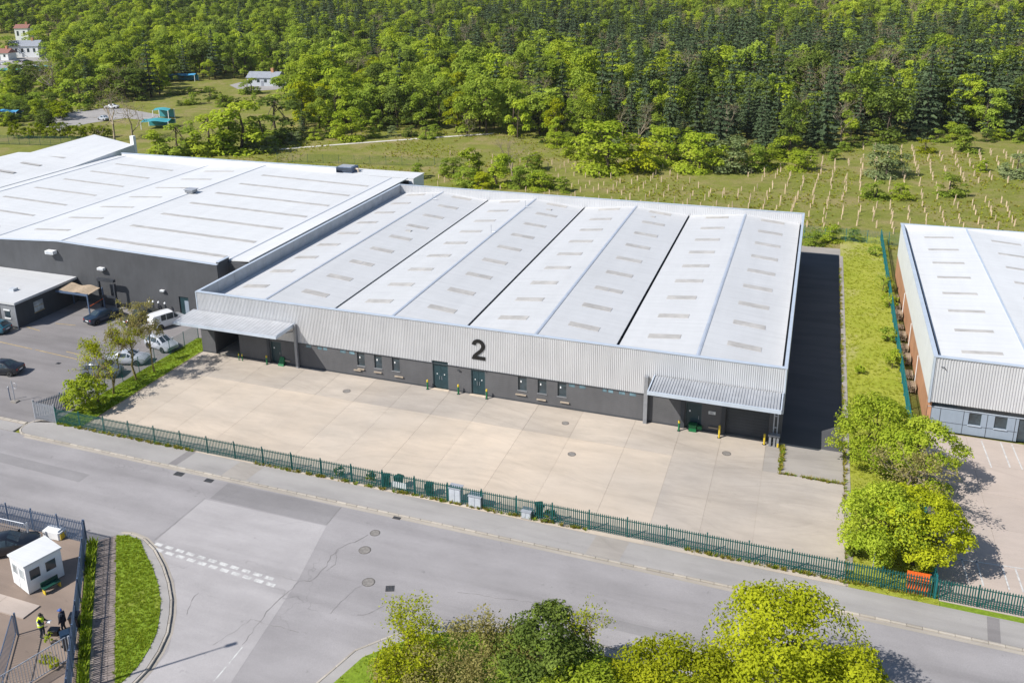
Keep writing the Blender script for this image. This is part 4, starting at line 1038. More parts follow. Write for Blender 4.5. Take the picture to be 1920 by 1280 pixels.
# ------------------------------------------------------------------ vegetation
def np_mesh(name, V, F, var=None, mats=(), mi=None):
    me = D.meshes.new(name); V = np.asarray(V, np.float32); F = np.asarray(F, np.int32)
    me.vertices.add(len(V)); me.vertices.foreach_set("co", V.ravel())
    me.loops.add(F.size); me.loops.foreach_set("vertex_index", F.ravel())
    me.polygons.add(len(F)); me.polygons.foreach_set("loop_start", np.arange(0, F.size, F.shape[1], dtype=np.int32))
    if mi is not None: me.polygons.foreach_set("material_index", np.asarray(mi, np.int32))
    if var is not None:
        a = me.attributes.new("var", 'FLOAT', 'POINT'); a.data.foreach_set("value", np.asarray(var, np.float32))
    me.update(calc_edges=True)
    for m_ in mats: me.materials.append(m_)
    return me

def nrm(a): return a/np.maximum(np.linalg.norm(a, axis=1, keepdims=True), 1e-9)

def leaves(rng, C, N, L, aspect=0.5, bend=0.18):
    """one folded diamond for each leaf; returns vertices, faces, random value"""
    n = len(C); N = nrm(N)
    t = nrm(np.cross(N, rng.normal(size=(n, 3)))); b = np.cross(N, t)
    L = (L*rng.uniform(0.7, 1.3, n))[:, None]; W = L*aspect
    V = np.empty((n, 4, 3))
    V[:, 0] = C - t*L*0.5 - N*L*bend; V[:, 1] = C + b*W*0.5; V[:, 2] = C + t*L*0.5 - N*L*bend; V[:, 3] = C - b*W*0.5
    F = np.arange(4*n).reshape(n, 4)
    return V.reshape(-1, 3), F

def crown(rng, R, H, z0, nl, n, L, aspect=0.55, low=1.0, flat=1.0, shell=(0.45, 0.88), lob=(0.22, 0.42)):
    """leaf clumps on overlapping lobes inside an uneven ellipsoid"""
    tilt = rng.uniform(-0.12, 0.12, 2)
    tt = rng.uniform(0.04, 0.97, nl)**(0.9*low); an = rng.uniform(0, 6.283, nl)
    prof = np.sqrt(np.clip(1-((tt-0.36/low)/(1.04-0.36/low))**2, 0.02, 1))*np.where(tt < 0.2, 0.92, 1.0)
    rr_ = R*prof*rng.uniform(*shell, nl)
    lc = np.stack([np.cos(an)*rr_, np.sin(an)*rr_, z0+tt*H*0.93], 1)
    lc[:, 0] += tilt[0]*(lc[:, 2]-z0); lc[:, 1] += tilt[1]*(lc[:, 2]-z0)
    lr = R*rng.uniform(*lob, nl)
    p = lr**2/np.sum(lr**2); idx = rng.choice(nl, n, p=p)
    q = nrm(rng.normal(size=(n, 3))); q[:, 2] = np.where(q[:, 2] < -0.35, -q[:, 2], q[:, 2])
    C = lc[idx]+q*(lr[idx]*rng.uniform(0.55, 1.12, n))[:, None]*np.array([1, 1, 0.8])
    N = q*0.9+rng.normal(size=(n, 3))*0.45+np.array([-0.2, -0.2, 0.65])
    V, F = leaves(rng, C, N, L, aspect)
    lv = rng.uniform(0, 1, nl)
    var = np.clip(lv[idx]*0.65+rng.uniform(0, 1, n)*0.35, 0, 1)
    return V, F, np.repeat(var, 4), lc

def limbs(rng, H0, r0, tips, base=(0, 0, 0), sides=6, lean=0.0, fork=0.35):
    mb = MB(); b = np.array(base, float); top = np.array([lean*H0, rng.normal()*0.03*H0, H0])+b
    mid = (b+top)/2+rng.normal(size=3)*np.array([0.05, 0.05, 0])*H0
    mb.tube([b-np.array([0, 0, 0.15]), b+(mid-b)*0.15, mid, top], [r0*1.25, r0, r0*0.72, r0*0.42], sides+2)
    for tp in tips:
        f = rng.uniform(fork, 1.0); s = b+(top-b)*f if f > 0.5 else b+(mid-b)*f*2
        m1 = s+(tp-s)*0.5+rng.normal(size=3)*0.10*np.linalg.norm(tp-s)+np.array([0, 0, 0.06*np.linalg.norm(tp-s)])
        mb.tube([s, m1, tp], [r0*0.34, r0*0.2, r0*0.06], sides-2 if sides > 5 else 4)
    return mb

def mb_arrays(mb):
    F = []
    for f in mb.f:
        if len(f) == 4: F.append(f)
        elif len(f) == 3: F.append((f[0], f[1], f[2], f[2]))
        else:
            for i in range(1, len(f)-1, 2):
                F.append((f[0], f[i], f[i+1], f[min(i+2, len(f)-1)]))
    return np.array(mb.v), np.array([q for q in F if len(set(q)) == 4])

def branchy(rng, H, spread, r0, depth=5, up=0.55, nb=(2, 4), l0=0.30, sides=4):
    """bare branching wood; returns builder and twig ends"""
    mb = MB(); tips = []
    def rec(p, d, L, r, k):
        q = p+d*L; m_ = (p+q)/2+rng.normal(size=3)*L*0.07
        mb.tube([p, m_, q], [r, r*0.85, r*0.68], sides if k > 2 else 3, caps=False)
        if k == 0: tips.append(q); return
        for _ in range(rng.integers(nb[0], nb[1])):
            nd = d*up+rng.normal(size=3)*np.array([spread, spread, spread*0.6])+np.array([0, 0, 0.12])
            nd = nd/np.linalg.norm(nd)
            rec(q if rng.random() < 0.65 else m_, nd, L*rng.uniform(0.62, 0.86), r*0.62, k-1)
    rec(np.array([0, 0, -0.1]), np.array([rng.normal()*0.05, rng.normal()*0.05, 1.0]), H*l0, r0, depth)
    zmax = max(v[2] for v in mb.v); s = H/zmax
    mb.v = [(v[0]*s, v[1]*s, v[2]*s) for v in mb.v]
    return mb, np.array(tips)*s

def conifer(rng, H, R, lev=15, L=0.85):
    C, N, var = [], [], []
    for i in range(lev):
        t = (i+0.3)/lev; z = H*(0.10+0.88*t); rl = R*(1-t)**0.8*rng.uniform(0.85, 1.12)+0.15
        nb = int(6+7*(1-t)); a0 = rng.uniform(0, 6.3)
        for j in range(nb):
            a = a0+6.283*j/nb+rng.normal()*0.15; ln = rl*rng.uniform(0.7, 1.12); k = max(2, int(ln/0.55)); v = rng.uniform()
            for s in range(k):
                f = (s+0.7)/k; dz = -0.30*ln*f+0.16*ln*f*f
                for w_ in (-1, 1):
                    off = rng.uniform(0.02, 0.32)*w_*(1.1-f)
                    C.append((math.cos(a)*ln*f-math.sin(a)*off*1.2, math.sin(a)*ln*f+math.cos(a)*off*1.2, z+dz+rng.normal()*0.06))
                    N.append((math.cos(a)*0.45+rng.normal()*0.35, math.sin(a)*0.45+rng.normal()*0.35, 0.9)); var.append(v*0.6+rng.uniform()*0.4)
    for s in range(8): C.append((rng.normal()*0.08, rng.normal()*0.08, H*(0.93+0.01*s))); N.append(tuple(rng.normal(size=3))); var.append(rng.uniform())
    V, F = leaves(rng, np.array(C), np.array(N), L*0.72, 0.5, 0.10)
    wood = MB().tube([(0, 0, -0.15), (0, 0, H*0.5), (0, 0, H*0.97)], [H*0.018, H*0.011, 0.02], 6)
    return V, F, np.repeat(np.array(var), 4), wood

class Proto:
    def __init__(s, V, F, var, wood, leafm, woodm, size):
        s.size = size
        s.crown = np_mesh('crown', V, F, var, [leafm]) if V is not None else None
        WV, WF = mb_arrays(wood)
        s.wood = np_mesh('trunk', WV, WF, np.zeros(len(WV)), [woodm])
        if V is not None:
            nv = len(V)
            me = np_mesh('whole_tree', np.vstack([V, WV]), np.vstack([F, WF+nv]), np.concatenate([var, np.zeros(len(WV))]), [leafm, woodm], [0]*len(F)+[1]*len(WF))
        else: me = s.wood.copy()
        s.whole = D.objects.new('tree_source', me)

RNG = np.random.default_rng(11)
def broad_proto(leafm, H=11.0, R=3.6, n=2000, L=0.58, nl=24, bark='bark', z0=None, **kw):
    z0 = H*0.10 if z0 is None else z0
    V, F, var, lc = crown(RNG, R, H-z0-0.3, z0, nl, n, L, **kw)
    tips = lc[RNG.choice(len(lc), min(9, len(lc)), replace=False)]
    return Proto(V, F, var, limbs(RNG, H*0.62, H*0.017, tips), M[leafm], M[bark], (R, H))
def recolor(p, leafm):
    q = Proto.__new__(Proto); q.size = p.size; q.wood = p.wood
    q.crown = p.crown.copy(); q.crown.materials[0] = M[leafm]
    me = p.whole.data.copy(); me.materials[0] = M[leafm]; q.whole = D.objects.new('tree_source', me); return q
shapes = [broad_proto('leaf_mid', 11, 3.9, nl=20), broad_proto('leaf_mid', 13, 3.4, nl=26, z0=0.6), broad_proto('leaf_mid', 10, 4.4, nl=17, z0=0.5), broad_proto('leaf_mid', 13, 4.2, nl=30), broad_proto('leaf_mid', 9, 3.0, nl=14, z0=0.3), broad_proto('leaf_mid', 12, 3.0, nl=18, z0=0.4, lob=(0.3, 0.5))]
PK = {'mid': shapes, 'bright': [recolor(p, 'leaf_bright') for p in shapes], 'dark': [recolor(p, 'leaf_dark') for p in shapes[:3]], 'yellow': [recolor(p, 'leaf_yellow') for p in shapes[:2]],
      'pale': [recolor(p, 'leaf_pale') for p in shapes[:2]]}
bsh = [broad_proto('leaf_mid', 11, 3.9, 2600, z0=-0.6, nl=26, low=1.7, shell=(0.25, 0.95), lob=(0.26, 0.46)), broad_proto('leaf_mid', 11, 3.6, 2600, z0=-0.6, nl=34, low=1.5, shell=(0.2, 0.95), lob=(0.22, 0.42)), broad_proto('leaf_mid', 11, 3.3, 2400, z0=-0.6, nl=22, low=1.9, shell=(0.2, 1.0), lob=(0.26, 0.5))]
BK = {k: [recolor(p, 'leaf_'+k) for p in bsh] for k in ('mid', 'bright', 'dark', 'yellow', 'pale')}
PK['conifer'] = []
for i in range(4):
    V, F, var, wd = conifer(RNG, 12.5+i*1.1, 3.3+0.35*(i % 3), 13, 1.25); PK['conifer'].append(Proto(V, F, var, wd, M['needle'], M['bark'], (2.8, 13.0)))
PK['bare'] = []
for i in range(3):
    mb, tips = branchy(RNG, 11.5, 0.42, 0.13, 6, 0.62, (2, 4), 0.20)
    n = 240; C = tips[RNG.integers(0, len(tips), n)]+RNG.normal(size=(n, 3))*0.28
    V, F = leaves(RNG, C, RNG.normal(size=(n, 3)), 0.26, 0.5); PK['bare'].append(Proto(V, F, np.repeat(RNG.uniform(0, 1, n), 4), mb, M['leaf_olive'], M['palebark'], (3.5, 11.5)))

def put_tree(p, x, y, z, s, name, label, cat='tree', group=None, rz=None, sz=None):
    t = thing(name, label, cat, (x, y, z), RNG.uniform(0, 6.28) if rz is None else rz, group)
    t.scale = (s, s, sz or s)
    obj('trunk', p.wood, None, t)
    if p.crown: obj('crown', p.crown, None, t)
    return t

def scatter(name, pts, rots, scs, protos, idx=None, kind='stuff'):
    """one object that instances its sources on points"""
    me = D.meshes.new(name); me.vertices.add(len(pts)); me.vertices.foreach_set("co", np.asarray(pts, np.float32).ravel())
    for k, v in (("rot", rots), ("scl", scs)):
        a = me.attributes.new(k, 'FLOAT', 'POINT'); a.data.foreach_set("value", np.asarray(v, np.float32))
    a = me.attributes.new("pick", 'INT', 'POINT'); a.data.foreach_set("value", np.asarray(idx if idx is not None else RNG.integers(0, len(protos), len(pts)), np.int32))
    o = D.objects.new(name, me); COL.objects.link(o); tag(o, kind=kind)
    ng = D.node_groups.new(name, 'GeometryNodeTree')
    ng.interface.new_socket("Geometry", in_out='INPUT', socket_type='NodeSocketGeometry'); ng.interface.new_socket("Geometry", in_out='OUTPUT', socket_type='NodeSocketGeometry')
    N = ng.nodes.new; Lk = ng.links.new
    gi = N("NodeGroupInput"); go = N("NodeGroupOutput"); ip = N("GeometryNodeInstanceOnPoints"); jn = N("GeometryNodeJoinGeometry")
    for p in protos:
        oi = N("GeometryNodeObjectInfo"); oi.inputs["Object"].default_value = p; oi.inputs["As Instance"].default_value = True
        Lk(oi.outputs["Geometry"], jn.inputs[0])
    def attr(nm, typ):
        x = N("GeometryNodeInputNamedAttribute"); x.data_type = typ; x.inputs[0].default_value = nm
        return next(s for s in x.outputs if s.enabled and s.name == "Attribute")
    cx = N("ShaderNodeCombineXYZ"); Lk(attr("rot", 'FLOAT'), cx.inputs[2])
    er = N("FunctionNodeEulerToRotation"); Lk(cx.outputs[0], er.inputs[0])
    Lk(gi.outputs[0], ip.inputs["Points"]); Lk(jn.outputs[0], ip.inputs["Instance"]); ip.inputs["Pick Instance"].default_value = True
    Lk(attr("pick", 'INT'), ip.inputs["Instance Index"]); Lk(er.outputs[0], ip.inputs["Rotation"]); Lk(attr("scl", 'FLOAT'), ip.inputs["Scale"])
    Lk(ip.outputs[0], go.inputs[0])
    md = o.modifiers.new("scatter", 'NODES'); md.node_group = ng
    return o

# forest: 300 nearest trees are single things, the mass behind is one object of each kind
FOREST = [(-900, 78), (118, 62), (108, 110), (122, 190), (290, 186), (340, 154), (470, 146), (568, 152), (562, 254), (830, 252), (1000, 264), (1200, 282), (1500, 288), (1700, 262), (3000, 250), (3000, -64), (-900, -64)]
def smooth(x, y, s, ph):
    return math.sin(x/s+ph)+math.sin(y/s*1.3+ph*2.1)+math.sin((x+y)/s*0.7+ph*0.7)
trees = []
rr = random.Random(5)
gx = -640.0
cells = []
for ring in range(2):
    st = 5.3 if ring == 0 else 7.0
    x = -720.0
    while x < 640:
        y = 85.0
        while y < 640:
            px_, py_ = x+rr.uniform(-0.42, 0.42)*st, y+rr.uniform(-0.42, 0.42)*st
            r = math.hypot(px_-60, py_+73)
            if (r < 330) == (ring == 0) and r < 660:
                z = gz(px_, py_); u, v = PX(px_, py_, z)
                if -800 < u < 2900 and inpoly(u, v, FOREST): trees.append((r, px_, py_, z, u, PX(px_, py_, z+9)[1]))
            y += st
        x += st
trees.sort()
def forest_kind(u, v, x, y):
    q = rr.random(); n = smooth(x, y, 17, 0.4)*0.16+smooth(x, y, 41, 2.0)*0.10
    if u > 1120 and v > 42 and v < 245: w_ = [('conifer', max(0.12, 0.66+n)), ('bare', 0.09), ('dark', 0.10), ('mid', 0.13), ('bright', 0.07)]
    elif 560 < u < 1260 and v < 92 and v > 8: w_ = [('conifer', max(0.08, 0.46+n)), ('dark', 0.24), ('mid', 0.20), ('bare', 0.03), ('bright', 0.07)]
    elif u > 1120: w_ = [('bright', 0.28), ('mid', 0.32), ('bare', 0.20), ('yellow', 0.06), ('dark', 0.06), ('conifer', 0.08)]
    elif u < 560: w_ = [('mid', 0.50), ('bright', max(0.06, 0.24+n)), ('dark', 0.18), ('bare', 0.03), ('conifer', 0.07)]
    else: w_ = [('bright', max(0.08, 0.30+n)), ('mid', 0.46), ('dark', 0.08), ('yellow', 0.03), ('bare', 0.05), ('conifer', 0.06)]
    s = sum(b for a, b in w_); c = 0
    for a, b in w_:
        c += b/s
        if q < c: return a
    return w_[0][0]
FL = {'mid': ('broadleaf_tree', 'mid green broadleaf tree in the front of the forest'), 'bright': ('broadleaf_tree', 'bright yellow green spring tree in the front of the forest'),
      'dark': ('broadleaf_tree', 'dark green leafy tree in the front of the forest'), 'yellow': ('broadleaf_tree', 'pale yellow leaved tree in the front of the forest'),
      'conifer': ('conifer_tree', 'dark conical conifer in the front of the forest'), 'bare': ('bare_tree', 'bare brown branched tree in the front of the forest')}
def forest_label(k, s, u, r, x):
    size = 'small ' if s < 0.75 else ('tall ' if s > 1.12 else '')
    kind = {'mid': 'mid green broadleaf tree', 'bright': 'bright spring green tree', 'dark': 'dark green leafy tree', 'yellow': 'pale yellow leaved tree', 'conifer': 'dark conical conifer', 'bare': 'bare brown branched tree'}[k]
    near = 'at the forest foot ' if r < (205 if x < 60 else 215) else 'within the forest front '
    where = 'above the park lawn' if u < 560 else ('behind the white track' if u < 960 else ('behind the meadow thicket' if u < 1130 else ('behind the bright field bushes' if u < 1500 else 'behind the open stake rows')))
    return size+kind+' '+near+where
rest = {k: [] for k in FL}; cnt = 0
for r, x, y, z, u, v in trees:
    k = forest_kind(u, v, x, y)
    s = rr.choice((0.62, 0.8, 0.92, 1.0, 1.1, 1.25))*rr.uniform(0.92, 1.08)*(0.95 if r < 240 else 1.08)
    vis = -20 < u < 1940
    if cnt < 300 and vis:
        p = rr.choice(PK[k]); put_tree(p, x, y, z, s*(0.85 if r < 215 else 1), FL[k][0], forest_label(k, s, u, r, x), 'tree', 'forest trees: '+forest_label(k, s, u, r, x), rz=rr.uniform(0, 6.28), sz=s*rr.uniform(0.85, 1.1)); cnt += 1
    else: rest[k].append((x, y, z, rr.uniform(0, 6.28), s))
for k, L_ in rest.items():
    if L_:
        nm = {'mid': 'green_woodland', 'bright': 'spring_woodland', 'dark': 'dark_woodland', 'yellow': 'yellow_woodland', 'conifer': 'conifer_woodland', 'bare': 'bare_woodland'}[k]
        o = scatter(nm, [(a[0], a[1], a[2]) for a in L_], [a[3] for a in L_], [a[4] for a in L_], [p.whole for p in PK[k]])
print('forest', len(trees), {k: len(v) for k, v in rest.items()})

# shrubs and single trees on the meadow and along the forest edge (pixel of the foot, height in pixels)
SHR = [(18, 118, 40, 'mid', 'green tree hiding the low red roofed house'), (78, 112, 44, 'bright', 'bright tree before the slate house'), (110, 128, 48, 'mid', 'green tree over the blue grey shelter'), (40, 160, 40, 'dark', 'dark tree below the long turquoise roof end'), (100, 176, 44, 'mid', 'green tree on the park bank path'), (30, 190, 34, 'bright', 'bright tree among the bank shrubs'), (75, 205, 34, 'mid', 'green tree above the clipped hedge'), (360, 196, 30, 'mid', 'round bush on the lawn under the pale blue canopy'), (395, 186, 26, 'dark', 'dark bush on the lawn slope top'),
       (30, 70, 50, 'mid', 'green tree behind the small white house'), (72, 84, 52, 'dark', 'dark tree beside the small white house'), (92, 104, 56, 'mid', 'green tree over the slate house gable'), (8, 80, 44, 'bright', 'bright tree behind the low red roofed house'), (20, 146, 34, 'mid', 'round tree below the long turquoise roof'), (62, 150, 36, 'dark', 'dark tree on the park bank below the house yard'),
       (150, 196, 62, 'mid', 'round green tree at the park road'), (190, 190, 60, 'mid', 'broad green tree at the forest end of the park road'), (240, 190, 58, 'dark', 'dark tree on the lawn edge'), (120, 160, 60, 'bare', 'bare grey tree on the park bank'), (470, 176, 40, 'mid', 'green bush by the pale shed'), (420, 200, 30, 'mid', 'low green bush on the lawn slope'), (545, 200, 60, 'mid', 'green tree at the lawn corner'), (300, 288, 46, 'bright', 'bright bush behind the raised white roof'), (420, 286, 60, 'mid', 'green bush between the bright leafy trees'), (490, 276, 84, 'mid', 'green tree joining the forest corner'),
       (870, 348, 40, 'mid', 'green bush behind the first rear parapet bay'), (905, 352, 34, 'yellow', 'yellow bush against the rear parapet'), (975, 352, 46, 'mid', 'tall green bush against the rear parapet'), (1015, 356, 40, 'bright', 'bright bush against the rear parapet'), (1060, 360, 30, 'mid', 'low bush against the rear parapet end of the thicket'), (945, 322, 36, 'mid', 'green bush inside the meadow thicket'), (1010, 318, 34, 'bright', 'bright bush inside the meadow thicket'),
       (895, 332, 58, 'bright', 'round bright shrub behind the roof parapet near the bare grey shrub'), (932, 348, 62, 'bright', 'broad bright shrub close behind the rear parapet'), (962, 332, 75, 'bare', 'grey twiggy shrub between bright shrubs behind the roof'),
       (850, 330, 42, 'mid', 'small round tree at the end of the thin green fence'), (1085, 296, 48, 'bright', 'low spiky bright bush at the forest foot'), (1140, 322, 112, 'bright', 'tall narrow bright tree at the stake field corner'),
       (1186, 322, 72, 'yellow', 'yellow green bush beside the tall narrow bright tree'), (1250, 306, 78, 'bright', 'wide bright bush with dark forest behind'), (1312, 322, 84, 'bright', 'bright bush with pointed top before the forest'),
       (1372, 320, 72, 'pale', 'grey green willow bush at the top of the stake field'), (1412, 318, 52, 'mid', 'small green bush beside the grey green willow'), (1478, 300, 62, 'bright', 'bright tree at the foot of the bare forest trunks'),
       (1502, 320, 42, 'bright', 'small bright bush among the first stakes'), (1662, 332, 66, 'pale', 'grey green willow standing in the stakes'), (1782, 366, 48, 'mid', 'round green bush alone in the stake field'),
       (1640, 372, 44, 'mid', 'loose green bush below the willow in the stakes'), (1686, 374, 32, 'bright', 'little bright bush beside the loose green bush'), (1905, 332, 52, 'pale', 'grey green bush low on the stake field slope'),
       (1735, 286, 32, 'yellow', 'tiny yellow green bush at the top of the stakes'), (1812, 284, 46, 'mid', 'dark round bush under the conifers'), (1838, 322, 20, 'bright', 'tiny bright bush between stake rows'),
       (660, 262, 66, 'bright', 'round bright tree beside the white track'), (452, 284, 128, 'bright', 'big bright rounded tree behind the white roofs'), (395, 286, 96, 'bright', 'bright leafy tree beside the big rounded tree'), (520, 262, 110, 'dark', 'dark broad tree beside the big bright one'), (335, 290, 78, 'mid', 'green bushy tree by the turquoise marquee'),
       (372, 284, 66, 'bare', 'slim bare tree with pale trunk among green trees'), (500, 284, 34, 'pale', 'grey green low shrub beside the white track end'), (475, 286, 28, 'pale', 'small grey shrub behind the white parapet'), (548, 270, 30, 'pale', 'silver green shrub below the forest'),
       (215, 266, 100, 'bare', 'wide bare tree with olive buds behind the white roof'), (250, 262, 78, 'bare', 'smaller bare tree beside the turquoise marquee'), (115, 186, 70, 'bare', 'leaning bare tree on the park lawn'),
       (1000, 350, 34, 'mid', 'low bush close behind the long rear parapet'), (1035, 352, 26, 'bright', 'low bright bush close behind the long rear parapet'), (780, 335, 30, 'mid', 'small bush at the corner of the rear flat roof'), (990, 322, 40, 'mid', 'green bush in the meadow below the track end'), (880, 256, 42, 'bare', 'small bare tree at the end of the white track'),
       (1560, 452, 34, 'bright', 'spiky bright bush at the mesh fence behind the alley'), (1600, 455, 26, 'mid', 'low bush beside the mesh fence corner'), (1525, 460, 30, 'mid', 'green bush at the warehouse rear corner')]
for u, v, hp, k, lab in SHR:
    x, y = U(u, v, -0.2); d = math.hypot(x-CC[0], y-CC[1]); z = gz(x, y) if y > 60 else 0.0
    h = hp*math.hypot(d, 38)/CF/0.96
    p = rr.choice(PK[k] if k == 'bare' else BK[k]); s = h/p.size[1]; wide = 1.6 if hp < 60 and k != 'bare' else 1.42
    if k == 'bare': wide = 1.2
    nm = 'bare_tree' if k == 'bare' else ('shrub' if hp < 75 else 'broadleaf_tree')
    t = put_tree(p, x, y, z, s*wide, nm, lab, 'tree' if hp >= 75 or k == 'bare' else 'shrub', rz=rr.uniform(0, 6.28), sz=s)

EB = [(1020, 268), (1045, 276), (1065, 272), (1110, 284), (1160, 290), (1205, 296), (1225, 290), (1275, 302), (1335, 306), (1350, 296), (1395, 300), (1430, 300), (1455, 292), (1520, 292), (1545, 288), (1580, 284), (1600, 276), (1625, 272), (1655, 268), (1690, 266), (1720, 262), (1760, 266), (1790, 262), (1850, 266), (1875, 262), (1910, 266), (1440, 312), (1560, 300), (590, 262), (620, 258), (700, 258), (735, 256), (770, 256), (800, 260), (820, 254)]
for u, v in EB:
    x, y = U(u, v, -0.2); k = rr.choice(('mid', 'bright', 'mid', 'dark', 'pale', 'bright')); h = rr.uniform(2.2, 4.6); p = rr.choice(BK[k]); f = h/p.size[1]
    kk = {'mid': 'mid green', 'dark': 'dark green', 'bright': 'bright green', 'pale': 'grey green'}[k]; lb = kk+' scrub bush along the forest foot '+('by the white track' if u < 900 else ('behind the meadow thicket' if u < 1130 else ('behind the bright field bushes' if u < 1500 else 'behind the open stake rows')))
    put_tree(p, x, y, gz(x, y), f*1.7, 'scrub_bush', lb, 'shrub', 'scrub: '+lb, rz=rr.uniform(0, 6), sz=f)

# ------------------------------------------------------------------ stake field
st_me = MB().lathe([(0.075, 0.0), (0.085, 0.98), (0.07, 0.98), (0.065, 0.8)], sides=6).box(0.085, 0.125, -0.02, 0.02, -0.1, 1.15).mesh('tree_shelter')
st_me.materials.append(M['tubep'])
stk = []
for i in range(-34, 30):
    for j in range(0, 27):
        x = 60.3+i*2.45+j*0.12+rr.uniform(-0.25, 0.25); y = 69.5+j*2.95+rr.uniform(-0.45, 0.45)
        u, v = PX(x, y, -0.2)
        if not (820 < u < 2000): continue
        lim = 120+0.06*max(0, x-60)+(18 if x > 70 else 0)-(12 if x < 20 else 0)
        if y > lim: continue
        dens = 0.88 if x > 40 else (0.70 if x > 10 else 0.4)
        if rr.random() > dens or smooth(x, y, 7, 1.0) > 1.9: continue
        if any(math.hypot(x-U(b[0], b[1])[0], y-U(b[0], b[1])[1]) < 2.4 for b in SHR if b[0] > 800): continue
        stk.append((math.hypot(x-CC[0], y-CC[1]), x, y))
stk.sort(); more = MB()
SV, SF = [tuple(v.co) for v in st_me.vertices], [tuple(p.vertices) for p in st_me.polygons]
shown = 0
for d, x, y in stk:
    u, v = PX(x, y, 0.5); s = rr.uniform(0.75, 1.2)
    hid = (500 < u < 1500 and v > 352+(u-750)*0.075+6) or (u > 1688 and v > 432)
    if shown < 300 and not hid:
        o = obj('tree_shelter', st_me, None, None, (x, y, -0.2), rr.uniform(0, 6.28)); o.rotation_euler = (rr.gauss(0, 0.03), rr.gauss(0, 0.03), rr.uniform(0, 6.28)); o.scale = (1, 1, s)
        lb = ('short ' if s < 0.88 else ('tall ' if s > 1.08 else ''))+'tan tree shelter tube '+('in the meadow thicket rows' if x < 20 else ('in the rows behind the long warehouse' if x < 57 else ('in the rows above the verge mesh fence' if x < 72 else 'in the rows behind the white warehouse')))+(' by the bushes' if y > 104 else '')
        tag(o, lb, 'tree shelter', 'tree shelters: '+lb); shown += 1
    elif not hid:
        b = len(more.v); more.v += [(q[0]+x, q[1]+y, q[2]*s-0.2) for q in SV]; more.f += [tuple(b+k for k in f) for f in SF]
if more.v: tag(obj('far_tree_shelters', more, M['tubep']), kind='stuff')
print('stakes', len(stk), shown)

# ------------------------------------------------------------------ grass, weeds
def tuft(rng, n, h, w_, mat, name):
    C = np.zeros((n, 3)); V = np.empty((n, 4, 3)); a = rng.uniform(0, 6.28, n); rad = rng.uniform(0, 0.12, n); lean = rng.uniform(0.15, 0.7, n); hh = h*rng.uniform(0.6, 1.2, n)
    bx, by = np.cos(a)*rad, np.sin(a)*rad; tx, ty = -np.sin(a)*w_/2, np.cos(a)*w_/2
    V[:, 0] = np.stack([bx-tx, by-ty, np.full(n, -0.02)], 1); V[:, 1] = np.stack([bx+tx, by+ty, np.full(n, -0.02)], 1)
    V[:, 2] = np.stack([bx+np.cos(a)*lean*hh*0.5+tx*0.7, by+np.sin(a)*lean*hh*0.5+ty*0.7, hh*0.6], 1); V[:, 3] = np.stack([bx+np.cos(a)*lean*hh, by+np.sin(a)*lean*hh, hh], 1)
    return D.objects.new(name, np_mesh(name, V.reshape(-1, 3), np.arange(4*n).reshape(n, 4), np.repeat(rng.uniform(0, 1, n), 4), [M[mat]]))
TV = [tuft(RNG, 16, 0.09, 0.05, 'vblade', 'verge_source') for _ in range(3)]
TG = [tuft(RNG, 14, 0.075, 0.04, 'blade', 'grass_source') for _ in range(3)]
TD = [tuft(RNG, 14, 0.30, 0.05, 'dryblade', 'weed_source') for _ in range(2)] + [tuft(RNG, 16, 0.26, 0.06, 'blade', 'weed_source')]
TF = [tuft(RNG, 12, 0.30, 0.12, 'vblade', 'meadow_source') for _ in range(2)] + [tuft(RNG, 10, 0.4, 0.12, 'dryblade', 'meadow_source')]
def fill(poly, n, z):
    xs_ = [p[0] for p in poly]; ys_ = [p[1] for p in poly]; out = []
    while len(out) < n:
        x, y = rr.uniform(min(xs_), max(xs_)), rr.uniform(min(ys_), max(ys_))
        if inpoly(x, y, poly): out.append((x, y, z))
    return out
pts = fill([(65.55, -17.8), (70.4, -17.8), (71.4, 65.5), (65.55, 58.8)], 3500, 0.0)
scatter('rough_grass', pts, [rr.uniform(0, 6.28) for _ in pts], [rr.uniform(0.5, 1.4) for _ in pts], TV)
pts = fill([(14.8, -29.8), (25.0, -41.3), (24.3, -43.4)] + inn[::-1][1:-1], 2200, 0.03)
pts += fill([(-3.2, -17.8), (-0.2, -17.8), (-0.3, 2.9), (-2.9, 2.9)], 2000, 0.0) + fill(offset(vk, -0.95)[::-1] + [(35.9, -48), (75, -48)], 4500, 0.02)
scatter('verge_grass', pts, [rr.uniform(0, 6.28) for _ in pts], [rr.uniform(0.6, 1.3) for _ in pts], TG)
pts = []
for i in range(900):
    x = rr.uniform(-2.9, 84)
    if smooth(x, 0, 3.1, 0.3) > -0.3: pts.append((x, -17.97+0.0085*(x+2.9)+rr.gauss(-0.06, 0.05), 0.0))
for i in range(260): pts.append((rr.uniform(65.05, 65.2), rr.uniform(-17.5, 50), 0.0))
for i in range(90): pts.append((60.25+rr.gauss(0, 0.08), rr.uniform(-4.9, -0.3), 0.0))
for i in range(60): pts.append((rr.uniform(60.2, 65), -5.1+rr.gauss(0, 0.05), 0.0))
scatter('fence_weeds', pts, [rr.uniform(0, 6.28) for _ in pts], [rr.uniform(0.35, 1.1) for _ in pts], TD)
pts = []
while len(pts) < 9000:
    x, y = rr.uniform(-70, 130), rr.uniform(59.5, 135)
    if smooth(x, y, 4.5, 0.9)+rr.gauss(0, 0.8) > 0.2: pts.append((x, y, -0.2))
scatter('meadow_grass', pts, [rr.uniform(0, 6.28) for _ in pts], [rr.uniform(0.4, 1.25) for _ in pts], TF)
